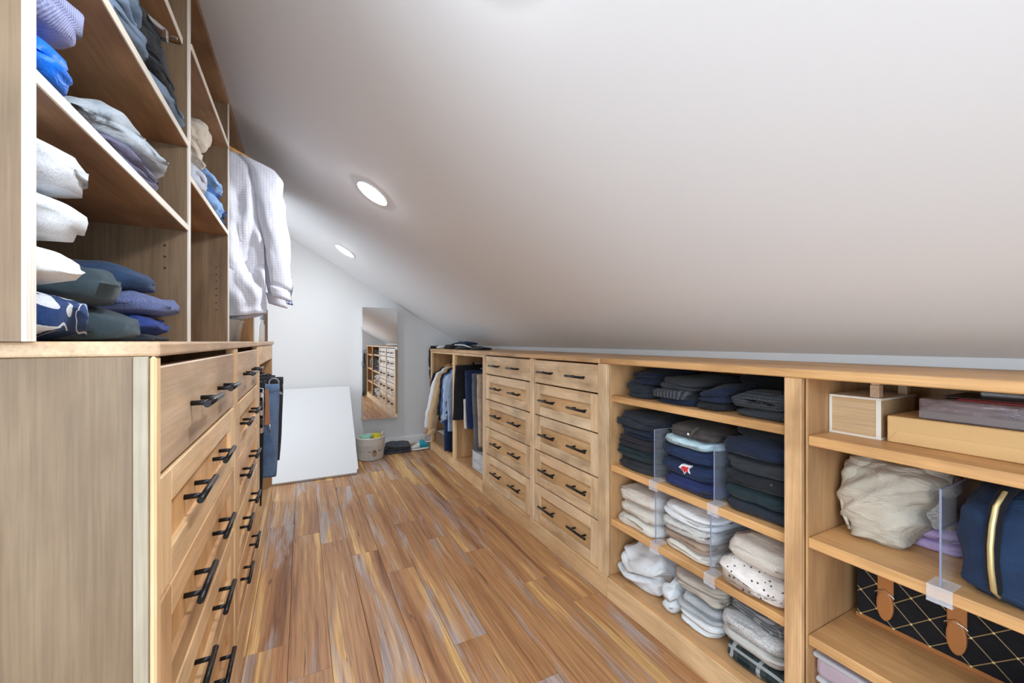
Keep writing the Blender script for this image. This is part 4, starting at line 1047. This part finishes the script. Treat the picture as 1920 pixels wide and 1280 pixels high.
part(t, 'frame', MB().tube([(-.30, 2.418, .925), (-.30, 2.418, .64), (-.175, 2.418, .64), (-.175, 2.418, .86), (-.30, 2.418, .89)], .003, 8), M['chrome'], True)
for k in range(5):
    z = .84 - .045 * k
    o = part(t, 'tier', MB().tube([(-.30, 2.410, z), (-.17, 2.410, z)], .003, 8), M['chrome'], True)
    for x in (-.285, -.25, -.215, -.182):
        place('clip', mesh_of('clip', bx(x - .006, x + .006, 2.398, 2.416, z - .024, z + .004, bev=.002), M['black_plastic'] if k % 2 else M['chrome'], wloc(t)), (0, 0, 0), o)
t = thing('leather_belt', 'brown leather belt hanging beside the worn blue jeans', 'belt', (-.165, 2.53, .66))
part(t, 'strap', MB().poly([(-.185, 2.53, .845), (-.158, 2.53, .845), (-.152, 2.53, .655), (-.180, 2.53, .655)], (0, .004, 0)), M['leather'])
part(t, 'buckle', MB().tube([(-.180, 2.528, .655), (-.180, 2.528, .615), (-.152, 2.528, .615), (-.152, 2.528, .655)], .003, 8), M['chrome'], True)
t = thing('clear_hanger', 'clear plastic hanger ring sticking out above the worn blue jeans', 'hanger', (-.15, 2.66, .83))
part(t, 'hook', MB().tube([(-.14 + .024 * math.cos(a), 2.66, .868 + .024 * math.sin(a)) for a in [2 * PI * q / 20 - 1.2 for q in range(18)]], .004, 8), M['acrylic_clip'], True)
part(t, 'shoulder_bar', MB().tube([(-.22, 2.66, .875), (-.15, 2.66, .846), (-.10, 2.66, .80)], .006, 8), M['acrylic_clip'], True)

# far right hanging bays
WJ = cl('white_jacket', (0.74, 0.75, 0.77), mott=.08)
TAN = cl('tan_twill', (0.56, 0.38, 0.22), mott=.12)
SKB = cl('sky_blue_shirting', (0.40, 0.50, 0.68), mott=.08)
MIDB = cl('chambray', (0.09, 0.17, 0.36), mott=.15)
HR = 'clothes hanging in the far right bays'
for k, (lab, mat, y, ln_, sl, hf, out, cuff, th) in enumerate((('black coat hanging closest to the far wall', BLK, 3.955, .58, .50, .16, .05, None, .05),
        ('white jacket with brown cuffs hanging in the far bay', WJ, 3.885, .60, .60, .165, .13, cl('brown_cuff', (.42, .25, .15)), .05),
        ('tan button shirt hanging next to the white jacket', TAN, 3.800, .56, .60, .165, .12, None, .05),
        ('black short jacket hanging behind the tan shirt', BLK, 3.715, .50, .33, .16, .05, None, .05),
        ('mid blue shirt hanging in the far bay', MIDB, 3.635, .52, .46, .16, .045, None, .05),
        ('pale blue shirt hanging against the divider of the far bay', SKB, 3.55, .50, .42, .17, .05, None, .05))):
    shirt('hanging_coat' if k < 2 else 'hanging_shirt', lab, 'coat' if k < 2 else 'shirt', mat, 1.385, y, .870, ln_, hf, sl, 400 + k, th, HR, cuffm=cuff, out=out, side=-1)
    wood_hanger(1.385, y, .955, .868, .15, 'wooden hanger holding the ' + lab, 'hangers in the far right bay')
trousers('hanging_jeans', 'dark indigo jeans hanging low in front of the divider', 'trousers', DKJ, 1.195, 3.54, .56, .115, .060, 410, .05, HR)
trousers('hanging_jeans', 'faded blue jeans leg hanging above the dark indigo jeans', 'trousers', LB, 1.185, 3.475, .60, .30, .034, 411, .03, HR)
trousers('hanging_skirt', 'black mini skirt hanging first in the nearer bay', 'skirt', BLK, 1.275, 3.27, .895, .44, .125, 412, .05, HR, taper=1.18, legs=False)
trousers('hanging_jeans', 'dark navy jeans hanging behind the black skirt', 'trousers', DKJ, 1.285, 3.08, .860, .40, .12, 413, .06, HR)
trousers('hanging_trousers', 'white trousers showing below the dark navy jeans', 'trousers', CREAM2, 1.235, 3.16, .62, .38, .05, 414, .03, HR)
trousers('hanging_trousers', 'grey trousers hanging between navy jeans and beige trousers', 'trousers', cl('mid_grey_wool', (.13, .135, .15)), 1.285, 2.955, .845, .25, .11, 415, .05, HR)
trousers('hanging_trousers', 'beige trousers hanging against the drawer cabinet', 'trousers', cl('beige_twill', (.50, .38, .28)), 1.275, 2.85, .845, .30, .10, 416, .05, HR)
for cx, y, tp, lab in ((1.275, 3.27, .895, 'the black mini skirt'), (1.285, 3.08, .86, 'the dark navy jeans'), (1.285, 2.955, .845, 'the grey trousers'), (1.275, 2.85, .845, 'the beige trousers')):
    clip_hanger(cx + .135, y, .955, tp - .004, .12, 'clip hanger holding ' + lab, 'clip hangers in the nearer right bay', M['steel'])
for k, (y0, y1, z0, z1, lab) in enumerate(((2.76, 3.02, .0985, .168, 'frosted plastic drawer box, lower of two in the nearer bay'), (2.77, 3.02, .1685, .240, 'frosted plastic drawer box, upper of two in the nearer bay'))):
    t = thing('plastic_drawer_box', lab, 'box', (1.34, 2.9, z0), 'frosted drawer boxes')
    part(t, 'tub', bx(1.205, 1.52, y0, y1, z0, z1 - .006, bev=.006), M['frost'])
    part(t, 'lid', bx(1.200, 1.525, y0 - .003, y1 + .003, z1 - .006, z1, bev=.002), M['clear_tub'])
    part(t, 'handle', bx(1.195, 1.205, (y0 + y1) / 2 - .04, (y0 + y1) / 2 + .04, z0 + .03, z0 + .045, bev=.003), M['frost'])
t = thing('shoe_box', 'open brown cardboard box on the floor of the far bay', 'box', (1.38, 3.75, .0985))
part(t, 'carton', bx(1.20, 1.50, 3.60, 3.98, .0985, .215, bev=.002), plain('brown_card', (.26, .16, .085), .8))
part(t, 'lid', bx(1.195, 1.40, 3.62, 3.90, .2155, .222, bev=.001), M['white_plastic'], label='white paper on top')
t = thing('ankle_boot', 'dark ankle boot in front of the brown cardboard box', 'shoe', (1.25, 3.55, .0985))
part(t, 'upper', blob(1.245, 3.555, .108, [(-.05, .09, -.03, .03, 0, 3), (-.055, .10, -.034, .034, .02, 3), (-.02, .10, -.032, .032, .05, 2.6), (.02, .10, -.03, .03, .09, 2.4), (.03, .10, -.028, .028, .11, 2.4)], 21, n=40, amp=.002, ridge=.002), cl('dark_plum_leather', (.03, .015, .02), rough=.5), True)
part(t, 'sole', bx(1.19, 1.345, 3.522, 3.588, .0985, .110, bev=.003), M['black_plastic'])

# things lying on the far end of the right worktop
t = thing('garment_bag', 'black garment bag hanging down the end of the far cabinet', 'bag', (1.24, 4.10, .6))
part(t, 'body', blob(1.25, 4.105, .60, [(-.06, .10, -.024, .026, 0, 3), (-.075, .12, -.036, .034, .03, 3), (-.08, .12, -.036, .036, .20, 3), (-.07, .12, -.034, .036, .22, 3), (-.085, .13, -.036, .036, .25, 3), (-.085, .13, -.034, .034, .40, 3), (-.06, .12, -.02, .02, .455, 3)], 31, n=60), BLK, True)
part(t, 'strap', MB().tube([(1.22, 4.09, 1.04), (1.23, 4.06, 1.052), (1.26, 4.00, 1.045), (1.30, 3.92, 1.036)], .008, 8), BLK, True)
t = thing('bag_bundle', 'black shoulder bag with a curved handle lying on the far end of the worktop', 'bag', (1.38, 3.70, 1.027))
part(t, 'body', blob(1.35, 3.80, 1.0275, [(-.10, .10, -.10, .10, 0, 3), (-.115, .11, -.12, .12, .012, 3), (-.10, .10, -.10, .10, .035, 2.6), (-.05, .05, -.05, .05, .045, 2.4)], 33, n=60), BLK, True)
part(t, 'handle', MB().tube([(1.27, 3.76, 1.05), (1.28, 3.70, 1.072), (1.30, 3.60, 1.085), (1.33, 3.50, 1.078), (1.36, 3.44, 1.05)], .010, 10), BLK, True)
part(t, 'side_pocket', blob(1.36, 3.52, 1.0275, [(-.10, .06, -.14, .12, 0, 3), (-.11, .07, -.15, .13, .012, 3), (-.09, .06, -.12, .10, .032, 2.6), (-.04, .03, -.05, .05, .04, 2.4)], 34, n=60), CHAR, True)
folded('navy_cloth', 'small bright navy cloth on top of the black shoulder bag', 'cloth', NAVY, 1.28, 1.43, 3.42, 3.62, 1.070, 1.094, 1, 500, wr=.008, lump=.008, p=2.8)
t = thing('white_hanger', 'white plastic hanger lying on the black shoulder bag', 'hanger', (1.30, 3.45, 1.08))
part(t, 'shoulder_bar', MB().tube([(1.27, 3.62, 1.068), (1.28, 3.52, 1.070), (1.29, 3.42, 1.066), (1.29, 3.30, 1.052)], .006, 8), M['white_plastic'], True)
part(t, 'hook', MB().tube([(1.29, 3.30, 1.052), (1.31, 3.27, 1.05), (1.33, 3.28, 1.046)], .003, 8), M['chrome'], True)
folded('white_cloth', 'white folded cloth at the end of the far worktop', 'cloth', WHITE, 1.20, 1.36, 3.93, 4.04, 1.0275, 1.055, 1, 501, wr=.004)
folded('black_strap_bundle', 'black rumpled cloth lying nearest on the far worktop', 'cloth', BLK, 1.28, 1.44, 3.06, 3.32, 1.0275, 1.052, 1, 502, wr=.006, lump=.006, p=2.6)

# ------------------------------------------------------------------ far wall: mirror, board, basket, jeans, shoes
t = thing('wall_mirror', 'tall frameless mirror cabinet on the far wall', 'mirror', (.705, 4.34, .318))
part(t, 'case', bx(.537, .875, 4.286, 4.398, .318, 1.441, bev=.002), M['white_plastic'])
part(t, 'glass', bx(.534, .878, 4.2805, 4.2858, .316, 1.443, bev=.001), M['mirror'])
for z in (.52, .86, 1.20): part(t, 'hinge', bx(.530, .538, 4.29, 4.31, z, z + .045, bev=.001), M['steel'])
pa, pb = Vector((0, 3.585, .002)), Vector((0, 4.372, .636))
dirn = (pb - pa).normalized(); nn = Vector((0, -dirn.z, dirn.y))
solo('leaning_board', MB().poly([(-.30, pa.y, pa.z), (.405, pa.y, pa.z), (.405, pa.y + dirn.y * .03, pa.z + dirn.z * .03), (.418, pa.y + dirn.y * .035, pa.z + dirn.z * .035), (.422, pb.y, pb.z), (-.30, pb.y, pb.z)], nn * .022), M['white_panel'], 'large plain white board leaning against the far wall', 'board', (.06, 3.6, 0))
# crochet basket
bkx, bky = .575, 4.02
ROPE = cl('cream_rope', (0.66, 0.60, 0.53), mott=.1, bumpk=.6)
t = thing('rope_basket', 'cream rope basket with a sleepy bear face beside the white board', 'basket', (bkx, bky, 0))
prof = [(.100, .001)]
for k in range(14):
    z = .004 + .0145 * k; r = .112 + .016 * min(1, k / 9)
    prof += [(r - .0015, z), (r + .0018, z + .0045), (r + .0018, z + .0095), (r - .0015, z + .0138)]
prof += [(.123, .210), (.118, .208), (.110, .03)]
part(t, 'rope_wall', MB().lathe(prof, bkx, bky, 44), ROPE, True)
dv = Vector((-bkx, -bky, 0)).normalized(); sd = Vector((-dv.y, dv.x, 0))
def onb(u, z, out=0):  # point on the basket's side, u sideways
    a = math.asin(max(-1, min(1, u / .128))); r = .1295 + out
    return Vector((bkx, bky, 0)) + (dv * math.cos(a) + sd * math.sin(a)) * r + Vector((0, 0, z))
rot = .035   # the face looks a little to the right
nose = [[onb(rot + .020 * s * math.cos(2 * PI * i / 24), .075 + .032 * s * math.sin(2 * PI * i / 24), o) for i in range(24)] for s, o in ((1, -.002), (1, .002), (.8, .004))]
part(t, 'muzzle', MB().loft(nose), plain('brown_felt', (.36, .22, .13), .9), label='brown muzzle patch')
part(t, 'nose', MB().loft([[onb(rot + .008 * s * math.cos(2 * PI * i / 16), .090 + .006 * s * math.sin(2 * PI * i / 16), o) for i in range(16)] for s, o in ((1, .003), (1, .006), (.6, .007))]), plain('black_felt', (.02, .02, .02), .9), label='black nose')
for s in (-1, 1):
    part(t, 'eye', MB().tube([onb(rot + s * .042 + .013 * math.cos(a), .100 - .010 * math.sin(a), .002) for a in [PI * i / 8 for i in range(9)]], .0018, 6), plain('eye_thread', (.05, .05, .05), .9))
part(t, 'handle', MB().tube([(bkx + .095, bky - .03, .20), (bkx + .10, bky - .035, .232), (bkx + .112, bky - .01, .243), (bkx + .112, bky + .02, .235), (bkx + .105, bky + .04, .20)], .007, 10), ROPE, True)
solo('mint_cloth', blob(bkx - .045, bky - .02, .13, [(-.05, .05, -.07, .07, 0, 2.6), (-.06, .055, -.075, .08, .05, 2.6), (-.045, .05, -.06, .06, .095, 2.4), (-.015, .02, -.02, .02, .105, 2)], 51, n=40), cl('mint', (.30, .58, .44)), 'mint green cloth in the rope basket', 'cloth', (bkx - .045, bky, .13), None, True)
solo('yellow_cloth', blob(bkx + .055, bky + .01, .13, [(-.035, .035, -.06, .06, 0, 2.6), (-.04, .04, -.065, .07, .05, 2.6), (-.035, .03, -.05, .05, .092, 2.4), (-.01, .01, -.02, .02, .10, 2)], 52, n=40), cl('yellow', (.66, .56, .03)), 'yellow cloth in the rope basket', 'cloth', (bkx + .055, bky, .13), None, True)
DKG = cl('washed_black_denim', (0.050, 0.057, 0.068), pattern='fade', col2=(0.085, 0.095, 0.11))
folded('folded_jeans', 'washed black jeans lying on the floor between basket and shoe', 'trousers', DKG, .720, .975, 4.05, 4.24, .0005, .095, 3, 510, wr=.007, lump=.006, jit=.014, edge=1.1)
t = thing('sneaker', 'white and turquoise sneaker on the floor by the far cabinet', 'shoe', (1.07, 4.10, 0))
AQ = cl('turquoise_knit', (.03, .36, .48)); 
def shoe_ring(x, w0, w1, z0, z1, n=24):
    r = []
    for i in range(n):
        a = 2 * PI * i / n
        cz = math.sin(a); z = (z0 + z1) / 2 + sgnpow(cz, .8) * (z1 - z0) / 2
        w = w0 if cz < 0 else w0 + (w1 - w0) * cz
        r.append((x, 4.11 + sgnpow(math.cos(a), .75) * w, z))
    return r
part(t, 'sole', MB().loft([shoe_ring(x, w, w, .001, h) for x, w, h in ((.975, .018, .018), (.985, .034, .022), (1.02, .044, .024), (1.06, .042, .024), (1.10, .038, .025), (1.14, .036, .026), (1.155, .028, .026), (1.162, .014, .024))]), M['rubber'], True)
part(t, 'toe_upper', MB().loft([shoe_ring(x, w, w1, .020, h) for x, w, w1, h in ((.980, .012, .006, .032), (.990, .030, .018, .040), (1.02, .040, .024, .056), (1.05, .038, .022, .074), (1.075, .036, .02, .088))]), cl('white_mesh', (.74, .75, .75)), True, label='white front of the shoe')
part(t, 'heel_upper', MB().loft([shoe_ring(x, w, w1, .020, h) for x, w, w1, h in ((1.045, .030, .014, .050), (1.06, .038, .02, .082), (1.085, .037, .022, .102), (1.10, .036, .024, .098), (1.125, .034, .022, .070), (1.145, .030, .02, .062), (1.155, .020, .012, .050))]), AQ, True, label='turquoise heel')
for k in range(4):
    x = 1.005 + .014 * k; z = .053 + .0105 * k
    part(t, 'lace', MB().tube([(x, 4.088, z - .006), (x + .002, 4.105, z + .003), (x, 4.130, z - .002)], .0025, 6), M['white_plastic'], True)
# laundry bin and backpack behind the camera, seen in the mirror
t = thing('laundry_bin', 'tall grey laundry bin behind the camera, seen in the mirror', 'bin', (1.22, -.40, 0))
part(t, 'body', MB().loft([[(1.22 + sgnpow(math.cos(2 * PI * i / 32), .5) * w, -.42 + sgnpow(math.sin(2 * PI * i / 32), .5) * w, z) for i in range(32)] for w, z in ((.12, .001), (.125, .01), (.15, .54), (.158, .55))]), plain('grey_plastic', (.20, .20, .19), .5), True)
part(t, 'lid', bx(1.06, 1.38, -.58, -.26, .551, .575, bev=.008), plain('dark_grey_plastic', (.12, .12, .12), .5))
t = thing('backpack', 'grey backpack on the laundry bin behind the camera', 'bag', (1.22, -.42, .576))
part(t, 'body', blob(1.22, -.42, .5765, [(-.12, .12, -.09, .09, 0, 3.5), (-.14, .14, -.11, .11, .03, 3.5), (-.14, .14, -.11, .11, .22, 3.2), (-.11, .11, -.09, .09, .33, 2.8), (-.04, .04, -.04, .04, .37, 2.4)], 61, n=60), cl('grey_nylon', (.30, .31, .33)), True)
part(t, 'strap', MB().tube([(1.15, -.30, .86), (1.14, -.285, .75), (1.15, -.295, .64)], .012, 8), BLK, True)
for k, y in enumerate((-.16, -.27)):
    t = thing('black_shoe', ['black shoe on the floor behind the camera, nearer one', 'black shoe on the floor behind the camera, farther one'][k], 'shoe', (.98, y, 0), 'black shoes')
    part(t, 'upper', blob(.98, y, .012, [(-.12, .12, -.036, .036, 0, 3), (-.13, .12, -.042, .042, .02, 3), (-.06, .12, -.038, .038, .05, 2.6), (.02, .11, -.034, .034, .08, 2.4)], 70 + k, n=40, amp=.001, ridge=.001), BLK, True)
    part(t, 'sole', bx(.855, 1.105, y - .042, y + .042, .001, .014, bev=.004), M['black_plastic'])

# on the left worktop under the shirts
t = thing('plastic_tub', 'clear plastic tub with colourful small things on the left worktop', 'tub', (-.40, 2.55, CT))
tb = MB().loft([[(-.40 + sgnpow(math.cos(2 * PI * i / 40), .45) * w, 2.52 + sgnpow(math.sin(2 * PI * i / 40), .45) * (w + .06), CT + z) for i in range(40)] for w, z in ((.105, .001), (.12, .10), (.128, .104), (.128, .108), (.118, .106), (.103, .006))])
part(t, 'wall', tb, M['clear_tub'], True)
random.seed(9)
for k in range(9):
    c = [(.55, .05, .06), (.05, .10, .30), (.6, .55, .5), (.10, .12, .14), (.65, .25, .25)][k % 5]
    o = solo('trinket', MB().ball((-.46 + .06 * (k % 3), 2.44 + .075 * (k // 3), CT + .036 + .012 * (k % 2)), (.028, .034, .026 + .006 * (k % 2)), 14, 8), cl('trinket_%d' % (k % 5), c),
             ['%s ball of cloth in the clear plastic tub' % ['red', 'navy', 'cream', 'charcoal', 'pink'][k % 5]][0] + ', ' + ['front left', 'front middle', 'front right', 'centre left', 'centre', 'centre right', 'back left', 'back middle', 'back right'][k], 'trinket', (-.46 + .06 * (k % 3), 2.44 + .075 * (k // 3), CT + .01), 'small things in the clear tub', True)
t = thing('spray_bottle', 'white slim bottle at the far end of the left worktop', 'bottle', (-.24, 3.285, CT))
part(t, 'body', MB().lathe([(.018, .0), (.022, .004), (.022, .10), (.012, .125), (.010, .14)], -.245, 3.287, 24).__class__().lathe([(.018, CT + .0005), (.022, CT + .005), (.022, CT + .11), (.012, CT + .135), (.010, CT + .15)], -.245, 3.287, 24), M['white_plastic'], True)
part(t, 'cap', MB().lathe([(.012, CT + .150), (.012, CT + .19), (.009, CT + .195)], -.245, 3.287, 20), plain('pale_blue_plastic', (.40, .55, .70), .4), True)
solo('slim_box', bx(-.232, -.212, 3.275, 3.325, CT + .0005, CT + .22, bev=.001), plain('brown_box_print', (.22, .13, .09), .6), 'narrow dark brown box at the far end of the left worktop', 'box', (-.222, 3.3, CT))
